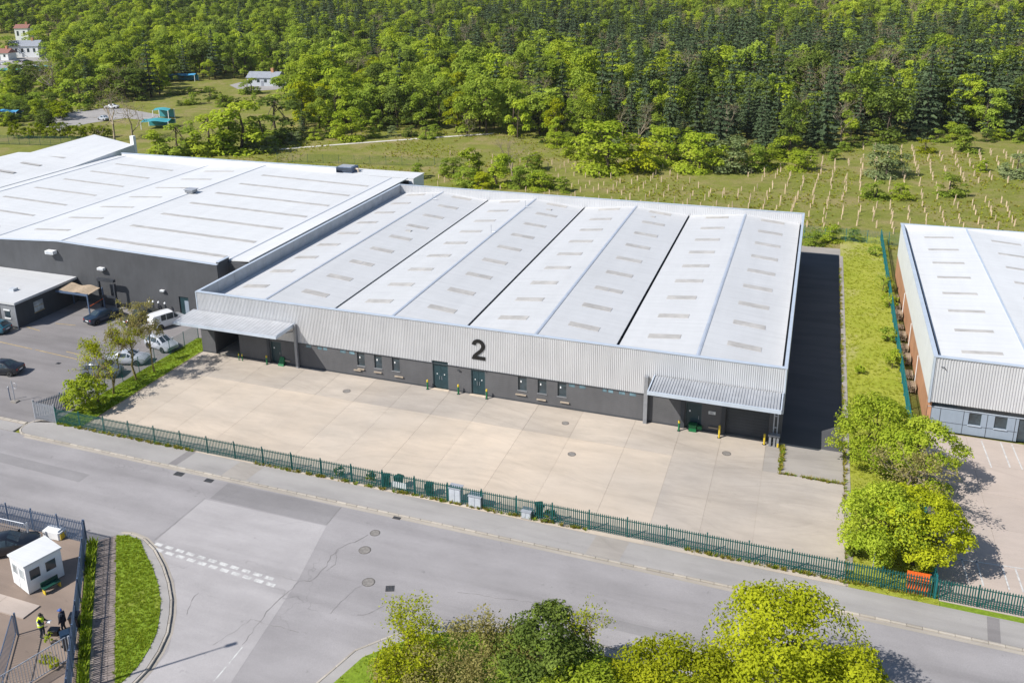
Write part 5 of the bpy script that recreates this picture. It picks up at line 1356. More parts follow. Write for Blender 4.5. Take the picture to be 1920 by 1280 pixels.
# hedge plants of the strip beside the brick path
sp = []
for i in range(300):
    t_ = rr.random(); sp.append((13.55+9.9*t_+rr.uniform(-0.1, 0.25), -31.0-11.3*t_+rr.uniform(-0.1, 0.2), 0.0))
scatter('strip_planting', sp, [rr.uniform(0, 6.28) for _ in sp], [rr.uniform(0.8, 2.2) for _ in sp], [TG[0], TG[1], TD[2]])

# ------------------------------------------------------------------ near trees
def near_tree(x, y, z, H, R, n, L, leafm, label, name='broadleaf_tree', bark='bark', nl=58, z0f=0.07, seed=1, cat='tree', wood_tips=16, **kw):
    rng = np.random.default_rng(seed); z0 = H*z0f
    V, F, var, lc = crown(rng, R, H-z0-0.2, z0, nl, n, L, shell=(0.35, 1.08), lob=(0.13, 0.30), **kw)
    # loose sprays that break the outline
    k = n//7; d = nrm(rng.normal(size=(k, 3))); d[:, 2] = np.abs(d[:, 2])*0.9-0.1
    C = d*rng.uniform(0.85, 1.1, k)[:, None]*np.array([R, R, (H-z0)/2]); C[:, 2] += z0+(H-z0)/2
    V2, F2 = leaves(rng, C, d+rng.normal(size=(k, 3))*0.6, L, 0.5)
    t = thing(name, label, cat, (x, y, z), rng.uniform(0, 6.28))
    obj('crown', np_mesh('crown', np.vstack([V, V2]), np.vstack([F, F2+len(V)]), np.concatenate([var, np.repeat(rng.uniform(0, 1, k), 4)]), [M[leafm]]), None, t)
    tips = lc[rng.choice(len(lc), min(wood_tips, len(lc)), replace=False)]
    obj('trunk', limbs(rng, H*0.6, H*0.022, tips, fork=0.2).mesh('trunk', smooth=60), M[bark], t)
    return t
near_tree(67.3, -1.4, 0, 6.4, 3.1, 12600, 0.205, 'leaf_bright', 'bright dense tree on the verge nearest the alley mouth', seed=21)
near_tree(70.2, -3.2, 0, 6.0, 3.0, 11200, 0.205, 'leaf_bright', 'bright dense tree whose crown overhangs the parking yard', seed=22)
near_tree(67.3, -14.4, 0, 6.0, 2.9, 11200, 0.205, 'leaf_bright', 'bright dense tree on the verge by the street fence', seed=23)
near_tree(69.3, -14.0, 0, 6.2, 2.9, 11200, 0.205, 'leaf_yellow', 'yellow green tree beside the verge fence corner', seed=24)
near_tree(61.7, -31.0, 0, 8.4, 4.2, 18200, 0.205, 'leaf_yellow', 'large yellow green tree with pointed crown on the tree verge', seed=25, nl=80)
near_tree(64.2, -33.8, 0, 6.8, 3.7, 14000, 0.205, 'leaf_yellow', 'bright tree on the far end of the tree verge', seed=26)
near_tree(56.6, -34.6, 0, 6.2, 3.8, 14000, 0.205, 'leaf_yellow', 'broad yellow green tree between the dark bush and the large tree', seed=27)
near_tree(52.4, -37.6, 0, 6.0, 3.0, 9800, 0.205, 'leaf_bright', 'small bright tree behind the dark green bush', seed=28)
near_tree(48.9, -34.0, 0, 5.6, 2.9, 12600, 0.205, 'leaf_dark', 'dark green dense bush on the tree verge', seed=29, z0f=0.05)
near_tree(-1.9, -15.1, 0, 3.6, 2.0, 3000, 0.26, 'leaf_bright', 'bright leafy bush behind the grey slatted gate', seed=30, z0f=0.08, name='shrub', cat='shrub', bark='palebark')
# small shrubs on the verge
for i, (u, v, h, lab) in enumerate(((1655, 545, 2.2, 'tall spiky shrub on the verge near the mesh fence'), (1668, 575, 1.8, 'round shrub on the verge beside the spiky shrub'), (1665, 640, 1.8, 'bright shrub on the verge by the middle pallet stacks'),
                                    (1672, 690, 2.2, 'loose shrub on the verge close to the bright trees'), (1640, 480, 1.6, 'low shrub at the head of the grass verge'), (1612, 700, 0.9, 'tiny bush in the verge grass'), (1600, 1040, 1.1, 'weedy bush on the verge behind the street fence'))):
    x, y = U(u, v); near_tree(x, y, 0, h, h*0.55, 700, 0.22, 'leaf_bright' if i % 2 else 'leaf_mid', lab, 'shrub', seed=40+i, nl=16, z0f=0.03, cat='shrub', wood_tips=6)
for i, (x, h, lab) in enumerate(((26.6, 1.0, 'weedy bush behind the green fence by the dark bin'), (29.6, 1.2, 'dark bush behind the green fence beside the white board'), (44.6, 0.9, 'small bush behind the green fence by the forecourt end bin'))):
    near_tree(x, -17.3, 0, h, 0.55, 400, 0.16, 'leaf_dark', lab, 'shrub', seed=60+i, nl=12, z0f=0.03, cat='shrub', wood_tips=5)

def sparse_tree(x, y, z, H, label, seed, leafm='leaf_olive', n=900, L=0.16, spread=0.5, depth=5, r0=0.10, bark='twig', nb=(2, 4), l0=0.28, wide=1.0, jit=0.16):
    rng = np.random.default_rng(seed)
    mb, tips = branchy(rng, H, spread, r0, depth, 0.6, nb, l0)
    t = thing('thin_tree', label, 'tree', (x, y, z), rng.uniform(0, 6.28)); t.scale = (wide, wide, 1)
    obj('trunk', mb.mesh('trunk', smooth=60), M[bark], t)
    C = tips[rng.integers(0, len(tips), n)]+rng.normal(size=(n, 3))*jit
    V, F = leaves(rng, C, rng.normal(size=(n, 3)), L, 0.6)
    obj('crown', np_mesh('crown', V, F, np.repeat(rng.uniform(0, 1, n), 4), [M[leafm]]), None, t)
    return t
sparse_tree(-1.7, -5.9, 0, 6.6, 'thin budding tree beside the wire fence nearest the plain canopy', 171, n=1900, spread=0.4)
sparse_tree(-2.1, -8.1, 0, 7.8, 'tallest thin budding tree between the parked silver cars and forecourt', 172, n=2400, spread=0.38)
sparse_tree(-2.2, -11.3, 0, 6.6, 'thin budding tree next to the bright leafy bush', 173, n=2600, leafm='leaf_yellow', spread=0.38)
sparse_tree(-2.4, -13.2, 0, 5.0, 'small thin tree behind the bright leafy bush', 74, n=900, leafm='leaf_yellow')
sparse_tree(69.0, -7.6, 0, 6.4, 'pale budding tree between the two pairs of bright trees', 75, n=1300, L=0.16, spread=0.45, jit=0.22, bark='palebark', wide=1.2)
sparse_tree(43.0, -35.2, 0, 3.7, 'wide sparse tree with yellow buds on the tree verge', 76, n=4200, L=0.13, spread=0.55, depth=6, r0=0.11, wide=1.35, leafm='leaf_yellow', jit=0.2)
sparse_tree(39.9, -36.0, 0, 3.6, 'sparse budding tree at the curved end of the tree verge', 77, n=3200, L=0.13, spread=0.5, depth=6, r0=0.10, wide=1.2, leafm='leaf_yellow', jit=0.2)
sparse_tree(46.0, -35.8, 0, 5.0, 'sparse budding tree next to the dark green bush', 78, n=3800, L=0.13, spread=0.5, depth=6, r0=0.10, wide=1.25, leafm='leaf_olive', jit=0.2)
near_tree(43.2, -37.0, 0, 3.6, 3.4, 5200, 0.16, 'leaf_olive', 'low olive thicket under the sparse budding trees', 'thicket', seed=81, nl=50, z0f=0.02, cat='shrub', bark='twig', wood_tips=30)
sparse_tree(51.2, -32.0, 0, 5.6, 'thin twiggy sapling before the dark green bush', 79, n=900, L=0.14, spread=0.4, depth=5, r0=0.07, leafm='leaf_yellow')

# ------------------------------------------------------------------ vehicles
ST = {'sedan': [(0, .70, .38, .84, .90, .60), (.16, .82, .26, .92, .97, .70), (.85, .87, .2, .95, 1.02, .72), (1.5, .88, .2, .96, 1.40, .60), (2.5, .88, .2, .95, 1.43, .60), (3.25, .88, .2, .93, 1.0, .70), (4.2, .85, .22, .79, .83, .66), (4.45, .72, .34, .62, .66, .55)],
      'hatch': [(0, .74, .38, .86, .92, .62), (.10, .82, .26, .92, .98, .68), (.62, .86, .2, .95, 1.44, .58), (1.3, .87, .2, .95, 1.50, .60), (2.3, .87, .2, .95, 1.47, .60), (3.05, .87, .2, .93, 1.0, .70), (3.85, .84, .22, .80, .84, .66), (4.1, .72, .34, .64, .68, .55)],
      'van': [(0, .80, .34, .98, 1.72, .72), (.07, .87, .24, 1.0, 1.82, .76), (1.6, .88, .2, 1.0, 1.86, .76), (2.5, .88, .2, 1.0, 1.82, .73), (3.25, .88, .2, 1.0, 1.08, .74), (3.9, .85, .22, .88, .92, .68), (4.15, .74, .34, .70, .74, .58)],
      'pickup': [(0, .80, .48, 1.0, 1.05, .76), (.08, .87, .36, 1.05, 1.12, .80), (1.8, .88, .32, 1.06, 1.12, .80), (2.05, .88, .32, 1.08, 1.70, .66), (3.1, .88, .32, 1.08, 1.74, .66), (3.85, .88, .32, 1.08, 1.16, .74), (4.7, .86, .34, 1.0, 1.05, .72), (4.95, .76, .46, .8, .86, .62)]}
def vehicle(kind, paintm, label, x, y, rz, z=0.0, cat='car', name='parked_car', scale=1.0):
    S = ST[kind]; t = thing(name, label, cat, (x, y, z), rz); t.scale = (scale,)*3
    Lc = S[-1][0]; x0 = Lc/2
    rings = []
    for (sx, w_, zb, ze, zt, wt) in S:
        half = [(w_*0.9, zb), (w_, zb+0.14), (w_*1.0, (zb+ze)/2), (w_*0.975, ze), (wt+0.04, zt-0.07), (wt*0.86, zt), (0, zt+0.025)]
        rings.append([Vector((sx-x0, a, b)) for a, b in half])
    mb = MB()
    for s in (1, -1):
        for i in range(len(S)-1):
            for j in range(6):
                q = [rings[i][j], rings[i+1][j], rings[i+1][j+1], rings[i][j+1]]
                q = [(p.x, p.y*s, p.z) for p in q]
                mb.face(q if s < 0 else q[::-1])
        for e, dr in ((0, -1), (len(S)-1, 1)):
            q = [(p.x, p.y*s, p.z) for p in rings[e]]+[(rings[e][0].x, 0, rings[e][0].z)]
            mb.face(q if s*dr > 0 else q[::-1])
        b_ = [(r_[0].x, r_[0].y*s, r_[0].z) for r_ in rings]
        for i in range(len(S)-1):
            q = [b_[i], b_[i+1], (b_[i+1][0], 0, b_[i+1][2]), (b_[i][0], 0, b_[i][2])]; mb.face(q if s > 0 else q[::-1])
    me = mb.mesh('body')
    bm = bmesh.new(); bm.from_mesh(me); bmesh.ops.remove_doubles(bm, verts=bm.verts, dist=0.001); bmesh.ops.recalc_face_normals(bm, faces=bm.faces)
    bm.to_mesh(me); bm.free(); me.polygons.foreach_set("use_smooth", [True]*len(me.polygons)); me.set_sharp_from_angle(angle=math.radians(38))
    obj('body', me, paintm, t)
    def pane(q, shrink=0.10, off=0.012, nm='window'):
        q = [Vector(p) for p in q]; c = sum(q, Vector())/len(q); nn = (q[1]-q[0]).cross(q[2]-q[0])
        if nn.length < 1e-6: nn = (q[2]-q[0]).cross(q[3]-q[0])
        nn.normalize()
        if nn.dot(c-Vector((c.x*0.7, 0, 0.7))) < 0: nn = -nn
        obj(nm, MB().face([p+(c-p)*shrink+nn*off for p in q]), M['glass'], t)
    cab = [i for i in range(len(S)) if S[i][4]-S[i][3] > 0.3]; c0, c1 = cab[0], cab[-1]
    for s in (1, -1):
        f = lambda v: (v.x, v.y*s, v.z)
        rng_ = range(c0, c1) if kind != 'van' else range(c1-1, c1)
        for i in rng_: pane([f(rings[i][3]), f(rings[i+1][3]), f(rings[i+1][4]), f(rings[i][4])], 0.07)
        pane([f(rings[c1][3]), f(rings[c1+1][3]), f(rings[c1+1][4]), f(rings[c1][4])], 0.14)
        if kind in ('sedan', 'hatch'): pane([f(rings[c0-1][4]), f(rings[c0][3]), f(rings[c0][4]), f(rings[c0-1][4])][:3], 0.16)
        if kind == 'van':
            a, b = rings[1], rings[2]; pane([f(a[3].lerp(b[3], .55)), f(b[3]), f(b[4]), f(a[4].lerp(b[4], .55))], 0.12)
    fl = lambda v, s: (v.x, v.y*s, v.z)
    A, B = rings[c1], rings[c1+1]; pane([fl(A[5], 1), fl(A[5], -1), fl(B[5], -1), fl(B[5], 1)], 0.06, 0.02, 'windscreen')
    if c0 > 0 and kind != 'van': A, B = rings[c0], rings[c0-1]; pane([fl(A[5], 1), fl(A[5], -1), fl(B[5], -1), fl(B[5], 1)], 0.08, 0.02, 'rear_window')
    R_ = 0.31 if kind != 'pickup' else 0.37
    ty = MB().lathe([(R_*0.62, -0.10), (R_, -0.085), (R_, 0.085), (R_*0.62, 0.10)], sides=18, axis='y').mesh('tyre', smooth=40)
    ri = MB().lathe([(R_*0.64, -0.075), (R_*0.62, 0.102), (R_*0.2, 0.085)], sides=14, axis='y').mesh('rim', smooth=40)
    ar = MB().lathe([(R_+0.06, -0.02), (R_+0.06, 0.02)], sides=18, axis='y').mesh('wheel_arch')
    for wx in (S[0][0]-x0+0.78, S[-1][0]-x0-0.86):
        for s in (1, -1):
            wo = obj('wheel', ty, M['rubber'], t, (wx, s*(S[3][1]-0.07), R_))
            r2 = obj('rim', ri, M['rim'], wo); r2.rotation_euler = (0, 0, 0 if s > 0 else math.pi)
            obj('wheel_arch', ar, M['rubber'], t, (wx, s*(S[3][1]-0.012), R_+0.02))
    zf = (S[-1][2]+S[-1][3])/2+0.08; zr = (S[0][2]+S[0][3])/2+0.12
    for s in (1, -1):
        obj('headlight', MB().box(Lc-x0-0.12, Lc-x0+0.015, s*0.5-0.14, s*0.5+0.14, zf-0.06, zf+0.06), M['paleglass'], t)
        obj('tail_light', MB().box(-x0-0.015, -x0+0.1, s*0.60-0.09, s*0.60+0.09, zr-0.08, zr+0.10), M['redlamp'], t)
        obj('mirror', MB().box(S[c1][0]-x0+0.45, S[c1][0]-x0+0.58, s*(S[c1][1]+0.08)-0.07, s*(S[c1][1]+0.08)+0.07, S[c1][3]+0.02, S[c1][3]+0.16), paintm, t)
    obj('number_plate', MB().box(-x0-0.02, -x0-0.005, -0.26, 0.26, zr-0.18, zr-0.06), M['white'], t)
    obj('bumper', MB().box(-x0-0.03, -x0+0.1, -0.72, 0.72, S[0][2]-0.02, S[0][2]+0.14), M['darksteel'], t)
    return t
M['redlamp'] = simple('red_lamp', (0.35, 0.02, 0.02), 0.3)
for k, c in (('p_black', (0.010, 0.013, 0.020)), ('p_navy', (0.012, 0.028, 0.055)), ('p_white', (0.74, 0.75, 0.77)), ('p_silver', (0.42, 0.45, 0.50)), ('p_grey', (0.12, 0.135, 0.155)), ('p_teal', (0.02, 0.11, 0.16)), ('p_olive', (0.05, 0.055, 0.045))):
    M[k] = paint(k.replace('p_', 'car_paint_'), c)
R_ = math.radians
vehicle('sedan', M['p_navy'], 'black saloon car parked by the dark wall canopy', -17.4, 3.9, R_(78))
vehicle('pickup', M['p_olive'], 'dark pickup parked between the black saloon and white van', -12.7, 5.0, R_(74), name='parked_pickup', cat='pickup', scale=0.92)
vehicle('van', M['p_white'], 'small white van parked by the dark warehouse door', -8.8, 5.0, R_(66), name='parked_van', cat='van')
vehicle('sedan', M['p_silver'], 'silver car parked behind the tallest thin tree', -5.9, -5.0, R_(16))
vehicle('hatch', M['p_silver'], 'silver car parked beside the green wire fence end', -5.0, -0.7, R_(-14))
vehicle('hatch', M['p_grey'], 'dark car parked behind the thin tree and bright bush', -6.3, -8.3, R_(14))
vehicle('sedan', M['p_black'], 'dark car standing in the car park entrance', -16.9, -11.3, R_(192))
vehicle('hatch', M['p_teal'], 'blue car parked against the flat office', -27.2, -3.2, R_(186))
vehicle('sedan', M['p_black'], 'black car behind the gate cabin', 8.6, -34.0, R_(36))

# ------------------------------------------------------------------ things along the green fence
def fx(u, v, z=0.0): return U(u, v, z)[0]
t = thing('white_board', 'white rectangular board behind the green fence', 'board', (fx(742, 918, 0.5), -17.6, 0))
obj('panel', MB().box(-0.62, 0.62, -0.02, 0.02, 0.35, 0.85), M['white'], t)
for s in (-1, 1): obj('leg', MB().box(s*0.45-0.03, s*0.45+0.03, 0.021, 0.07, 0, 0.8), M['galv'], t)
def wheelie(x, y, rz, label, mat='darkgreen', h=1.0):
    t = thing('wheelie_bin', label, 'bin', (x, y, 0), rz); mb = MB()
    mb.v = [(-.2,-.22,.06),(.2,-.22,.06),(.2,.2,.06),(-.2,.2,.06),(-.28,-.32,h-.1),(.28,-.32,h-.1),(.28,.3,h-.1),(-.28,.3,h-.1)]
    mb.f = [(0,3,2,1),(4,5,6,7),(0,1,5,4),(1,2,6,5),(2,3,7,6),(3,0,4,7)]
    obj('body', mb, M[mat], t); obj('lid', MB().box(-.31, .31, -.36, .33, h-.095, h-.03).box(-.24, .24, -.28, .26, h-.03, h+.02), M[mat], t)
    for s in (-1, 1): obj('wheel', MB().lathe([(0.1, -0.03), (0.1, 0.03)], (s*0.23, 0.24, 0.1), 12, 'y'), M['rubber'], t)
    obj('handle', MB().tube([(-.2, .33, h-.12), (-.2, .42, h-.1), (.2, .42, h-.1), (.2, .33, h-.12)], 0.02, 6), M['darksteel'], t)
wheelie(30.9, -17.2, 0.3, 'dark green wheelie bin beside the white board')
wheelie(31.9, -17.0, -0.2, 'dark green wheelie bin right behind the white board')
wheelie(fx(803, 930), -17.2, 0.1, 'lone dark green wheelie bin between board and grey cabinets')
wheelie(fx(1010, 970), -17.1, 0.5, 'dark green wheelie bin past the grey cabinets', h=1.1)
def cabinet(x, y, w_, h, label):
    t = thing('utility_cabinet', label, 'cabinet', (x, y, 0)); obj('case', MB().box(-w_/2, w_/2, -0.3, 0.3, 0.08, h), M['greybox'], t)
    obj('plinth', MB().box(-w_/2-0.04, w_/2+0.04, -0.34, 0.34, 0, 0.08), M['greycon'], t); obj('roof_cap', MB().box(-w_/2-0.05, w_/2+0.05, -0.36, 0.36, h, h+0.06), M['galv'], t)
    for s in (-1, 1): obj('door', MB().box(min(s*0.02, s*(w_/2-0.04)), max(s*0.02, s*(w_/2-0.04)), -0.325, -0.301, 0.14, h-0.06), M['greybox'], t)
cabinet(fx(851, 945), -17.3, 0.95, 1.25, 'grey utility cabinet behind the green fence, taller of the pair')
cabinet(fx(888, 955), -17.4, 1.0, 0.95, 'grey utility cabinet behind the green fence, lower of the pair')
cabinet(fx(985, 975), -17.5, 0.7, 0.6, 'small grey cabinet next to the last wheelie bin')
t = thing('orange_barrier', 'orange plastic barrier panel leaning inside the fence corner', 'barrier', (69.4, -17.0, 0), 0.02)
mb = MB()
for i in range(7):
    x0 = -0.72+i*0.205; mb.v += [(x0,-0.25,0.02),(x0+0.19,-0.25,0.02),(x0+0.19,0.25,1.35),(x0,0.25,1.35),(x0,-0.21,0.02),(x0+0.19,-0.21,0.02),(x0+0.19,0.29,1.35),(x0,0.29,1.35)]
    n = len(mb.v)-8; mb.f += [tuple(n+q for q in f) for f in ((0,1,2,3),(7,6,5,4),(0,4,5,1),(1,5,6,2),(2,6,7,3),(3,7,4,0))]
for i in range(7):
    one = MB(); one.v = mb.v[i*8:i*8+8]; one.f = [(0,1,2,3),(7,6,5,4),(0,4,5,1),(1,5,6,2),(2,6,7,3),(3,7,4,0)]; obj('board', one, M['orange'], t)
obj('rail', MB().tube([(-0.75, 0.0, 0.75), (0.75, 0.0, 0.75)], 0.03, 6), M['darksteel'], t)
t = thing('verge_pole', 'thin pale pole on the verge behind the green fence', 'pole', (fx(1632, 1085), -16.9, 0))
obj('pole', MB().tube([(0, 0, 0), (0.05, 0, 2.6)], 0.03, 6), M['galv'], t); obj('foot', MB().lathe([(0.1, 0), (0.08, 0.06)], sides=8), M['galv'], t)

# car park mirror posts by the entrance
t = thing('mirror_post', 'bent grey post with round wire mirror at the car park entrance', 'post', (-10.2, -15.9, 0))
obj('pole', MB().tube([(0, 0, 0), (0.02, 0, 1.0), (-0.12, 0.05, 2.2)], 0.04, 8), M['galv'], t)
obj('ring', MB().tube([(0.3+0.28*math.cos(a), 0.02, 1.75+0.3*math.sin(a)) for a in [i*math.pi/8 for i in range(17)]], 0.018, 6), M['galv'], t)
obj('base', MB().box(-0.35, 0.35, -0.25, 0.25, 0, 0.12), M['greycon'], t)
t = thing('short_post', 'short dark post beside the mirror post', 'post', (-10.95, -15.75, 0))
obj('pole', MB().tube([(0, 0, 0), (-0.04, 0, 1.35)], 0.045, 8), M['bluesteel'], t); obj('cap', MB().lathe([(0.07, 1.33), (0.07, 1.4), (0.02, 1.45)], (-0.04, 0, 0), 8), M['galv'], t)

# ------------------------------------------------------------------ gate yard
t = thing('gate_cabin', 'small white portable cabin with windows in the gate yard', 'cabin', (12.75, -36.1, 0), R_(0))
ang = math.atan2(1.61, 0.47)      # long side direction from the photograph
cx0, cy0 = 13.94, -37.03          # near corner
e1 = Vector((0.50, 1.66, 0)).normalized(); e2 = Vector((-1.87, -0.26, 0)).normalized()
t.location = (cx0, cy0, 0); t.rotation_euler = (0, 0, math.atan2(e1.y, e1.x))
Lc, Wc, Hc = 2.5, 2.1, 2.25
obj('shell', MB().box(0, Lc, 0, Wc, 0.06, Hc-0.08), M['white'], t); obj('roof', MB().box(-0.08, Lc+0.08, -0.08, Wc+0.08, Hc-0.078, Hc+0.04), M['roofw'], t)
obj('skid', MB().box(0.05, Lc-0.05, 0.05, Wc-0.05, 0, 0.058), M['darksteel'], t)
for a, b in ((0.25, 0.95), (1.35, 2.05)):
    w_ = obj('window', MB().box(a, b, -0.02, -0.003, 1.0, 1.75), M['glass'], t); obj('frame', MB().box(a-0.06, a, -0.035, -0.002, 0.94, 1.81).box(b, b+0.06, -0.035, -0.002, 0.94, 1.81).box(a, b, -0.035, -0.002, 1.75, 1.81).box(a, b, -0.035, -0.002, 0.94, 1.0), M['whiteframe'], w_)
for a, b in ((0.3, 0.85), (1.2, 1.75)):
    w_ = obj('window', MB().box(-0.02, -0.003, a, b, 1.1, 1.75), M['paleglass'], t); obj('frame', MB().box(-0.03, -0.002, a-0.05, a, 1.05, 1.8).box(-0.03, -0.002, b, b+0.05, 1.05, 1.8), M['whiteframe'], w_)
obj('door', MB().box(-0.022, -0.004, 1.1, 1.85, 0.1, 1.0), M['white'], t)
t = thing('yellow_trimmed_bench', 'dark bench with yellow legs at the cabin side', 'bench', (15.0, -36.1, 0), math.atan2(e1.y, e1.x))
obj('seat', MB().box(-0.6, 0.6, -0.2, 0.2, 0.40, 0.48), M['darkgreen'], t)
for s in (-0.55, 0.5): obj('leg', MB().box(s, s+0.06, -0.18, 0.18, 0, 0.4), M['yellow'], t)
obj('back', MB().box(-0.6, 0.6, 0.18, 0.24, 0.48, 0.8), M['darkgreen'], t)
x, y = U(107, 1003); t = thing('white_tank', 'white box tank with yellow end in the gate yard corner', 'tank', (x, y-0.15, 0), 0.05)
obj('shell', MB().prism([(-0.75, -0.4), (0.65, -0.4), (0.75, -0.3), (0.75, 0.3), (0.65, 0.4), (-0.75, 0.4)], 0.05, 0.62).prism([(-0.6, -0.3), (0.6, -0.3), (0.6, 0.3), (-0.6, 0.3)], 0.62, 0.74), M['white'], t)
obj('end_cap', MB().box(0.752, 0.80, -0.3, 0.3, 0.05, 0.5), M['yellow'], t); obj('skid', MB().box(-0.7, 0.7, -0.35, 0.35, 0, 0.05), M['wood'], t)
def gate(p0, p1, h, label, mat='galv', n=12, z=0.15):
    dx, dy = p1[0]-p0[0], p1[1]-p0[1]; L = math.hypot(dx, dy); t = thing('yard_gate', label, 'gate', (p0[0], p0[1], 0), math.atan2(dy, dx))
    obj('frame', MB().tube([(0, 0, z), (0, 0, h-0.15), (0.15, 0, h), (L-0.15, 0, h), (L, 0, h-0.15), (L, 0, z), (0, 0, z)], 0.035, 6), M[mat], t)
    bm_ = MB().box(-0.015, 0.015, -0.012, 0.012, z, h-0.03).mesh('bar')
    for i in range(1, n): obj('bar', bm_, M[mat], t, (L*i/n, 0, 0))
    for s in (0, L): obj('post', MB().box(s-0.05, s+0.05, 0.06, 0.16, 0, h+0.05), M[mat], t)
gate((3.4, -33.0), (9.4, -32.75), 1.7, 'pale tubular sliding gate inside the gate yard fence', 'galv', 34)
gate((21.1, -40.6), (19.8, -44.8), 1.7, 'grey bar gate between the bins and the brick path fence', 'galv', 26)
gate((16.2, -40.2), (20.2, -45.4), 1.6, 'blue bar gate at the gate yard edge', 'bluesteel', 30)
x, y = U(38, 1138); t = thing('concrete_pad', 'pale concrete ramp slab on the gate yard floor', 'slab', (13.7, -38.3, 0), 0.0)
obj('slab', MB().prism([(-4.7, 0.6), (-3.5, -0.75), (1.75, -0.65), (1.85, 0.63)], 0.0, 0.10), M['pinkcon'], t)
obj('joint', MB().box(-1.0, -0.97, -0.66, 0.6, 0.101, 0.106), M['joint'], t)

# people built as one skinned figure each
M['skin'] = simple('skin', (0.42, 0.25, 0.18), 0.6, 0.08); M['jeans'] = simple('dark_trousers', (0.02, 0.03, 0.05), 0.8, 0.2)
M['vest'] = simple('hi_vis_yellow', (0.62, 0.78, 0.02), 0.7, 0.08); M['navyc'] = simple('navy_jacket', (0.012, 0.016, 0.03), 0.8, 0.2)
M['bluecap'] = simple('blue_cap', (0.05, 0.11, 0.35), 0.5); M['dcap'] = simple('dark_cap', (0.02, 0.02, 0.015), 0.6)
def person(x, y, rz, label, coat, cap, pose):
    t = thing('person', label, 'person', (x, y, 0), rz)
    J = {'pel': ((0, 0, 0.94), 0.15), 'wa': ((0, 0, 1.08), 0.13), 'ch': ((0.03, 0, 1.30), 0.165), 'ne': ((0.04, 0, 1.47), 0.06), 'he': ((0.07, 0, 1.60), 0.092), 'ht': ((0.07, 0, 1.72), 0.075)}
    E_ = [('pel', 'wa'), ('wa', 'ch'), ('ch', 'ne'), ('ne', 'he'), ('he', 'ht')]
    for s, n in ((1, 'l'), (-1, 'r')):
        k = pose[n]
        J.update({'hi'+n: ((0, 0.10*s, 0.88), 0.105), 'kn'+n: ((0.05+k[2], 0.11*s, 0.48), 0.07), 'an'+n: ((k[3], 0.12*s, 0.09), 0.045), 'to'+n: ((k[3]+0.17, 0.14*s, 0.04), 0.04),
                  'sh'+n: ((0.03, 0.20*s, 1.40), 0.075), 'el'+n: ((0.03+k[0][0], (0.25+k[0][1])*s, 1.40+k[0][2]), 0.052), 'wr'+n: ((0.03+k[1][0], (0.25+k[1][1])*s, 1.40+k[1][2]), 0.036)})
        E_ += [('pel', 'hi'+n), ('hi'+n, 'kn'+n), ('kn'+n, 'an'+n), ('an'+n, 'to'+n), ('ch', 'sh'+n), ('sh'+n, 'el'+n), ('el'+n, 'wr'+n)]
        w0 = Vector(J['wr'+n][0]); dr = (w0-Vector(J['el'+n][0])).normalized()
        sd = Vector((0, 0, 1)).cross(dr); sd = sd.normalized() if sd.length > 0.1 else Vector((0, 1, 0))
        J['pa'+n] = (tuple(w0+dr*0.06), 0.034); E_.append(('wr'+n, 'pa'+n))
        for q, (o_, ln) in enumerate(((-0.032, 0.075), (-0.011, 0.085), (0.011, 0.08), (0.032, 0.065))):
            J[f'f{q}'+n] = (tuple(w0+dr*(0.06+ln)+sd*o_), 0.009); E_.append(('pa'+n, f'f{q}'+n))
        J['th'+n] = (tuple(w0+dr*0.07+sd*0.06), 0.010); E_.append(('wr'+n, 'th'+n))
    keys = list(J); me = D.meshes.new('body'); me.from_pydata([J[k][0] for k in keys], [(keys.index(a), keys.index(b)) for a, b in E_], [])
    o = D.objects.new('body', me); COL.objects.link(o); o.parent = t
    sk = o.modifiers.new('skin', 'SKIN'); o.modifiers.new('sub', 'SUBSURF').render_levels = 2
    for i, k in enumerate(keys):
        sv = me.skin_vertices[0].data[i]; sv.radius = (J[k][1], J[k][1]); sv.use_root = (k == 'pel')
    me.materials.append(M['jeans'])
    # jacket follows the torso and sleeves, head and hands stay bare
    def shell(path, radii, nm, mat, flat=1.0):
        mb = MB().tube(path, radii, 14); obj(nm, mb.mesh(nm, smooth=60), mat, t)
    shell([(0, 0, 0.86), (0, 0, 1.0), (0.01, 0, 1.15), (0.03, 0, 1.32), (0.035, 0, 1.44), (0.04, 0, 1.50)], [0.205, 0.20, 0.195, 0.215, 0.17, 0.085], 'jacket', coat)
    for n in 'lr':
        shell([J['sh'+n][0], J['el'+n][0], tuple(Vector(J['el'+n][0]).lerp(Vector(J['wr'+n][0]), 0.85))], [0.105, 0.08, 0.06], 'sleeve', coat if coat != M['vest'] else M['navyc'])
        shell([tuple(Vector(J['el'+n][0]).lerp(Vector(J['wr'+n][0]), 0.9)), J['wr'+n][0], J['pa'+n][0]], [0.045, 0.045, 0.042], 'hand', M['skin'])
    mb = MB().lathe([(0.05, -0.10), (0.085, -0.06), (0.10, 0.0), (0.098, 0.05), (0.085, 0.10)], (0.07, 0, 1.62), 14); h = obj('head', mb.mesh('head', smooth=70), M['skin'], t)
    obj('nose', MB().box(0.165, 0.19, -0.012, 0.012, 1.59, 1.63), M['skin'], h)
    for s in (-1, 1): obj('eye', MB().box(0.155, 0.168, s*0.035-0.012, s*0.035+0.012, 1.635, 1.65), M['black'], h); obj('ear', MB().box(0.05, 0.09, s*0.10-0.012, s*0.10+0.012, 1.58, 1.65), M['skin'], h)
    obj('mouth', MB().box(0.155, 0.166, -0.03, 0.03, 1.555, 1.565), M['redlamp'], h)
    obj('cap', MB().lathe([(0.115, 0.0), (0.11, 0.06), (0.07, 0.115), (0.01, 0.13)], (0.065, 0, 1.655), 14).box(0.12, 0.25, -0.07, 0.07, 1.655, 1.67).mesh('cap', smooth=60), cap, t)
    return t
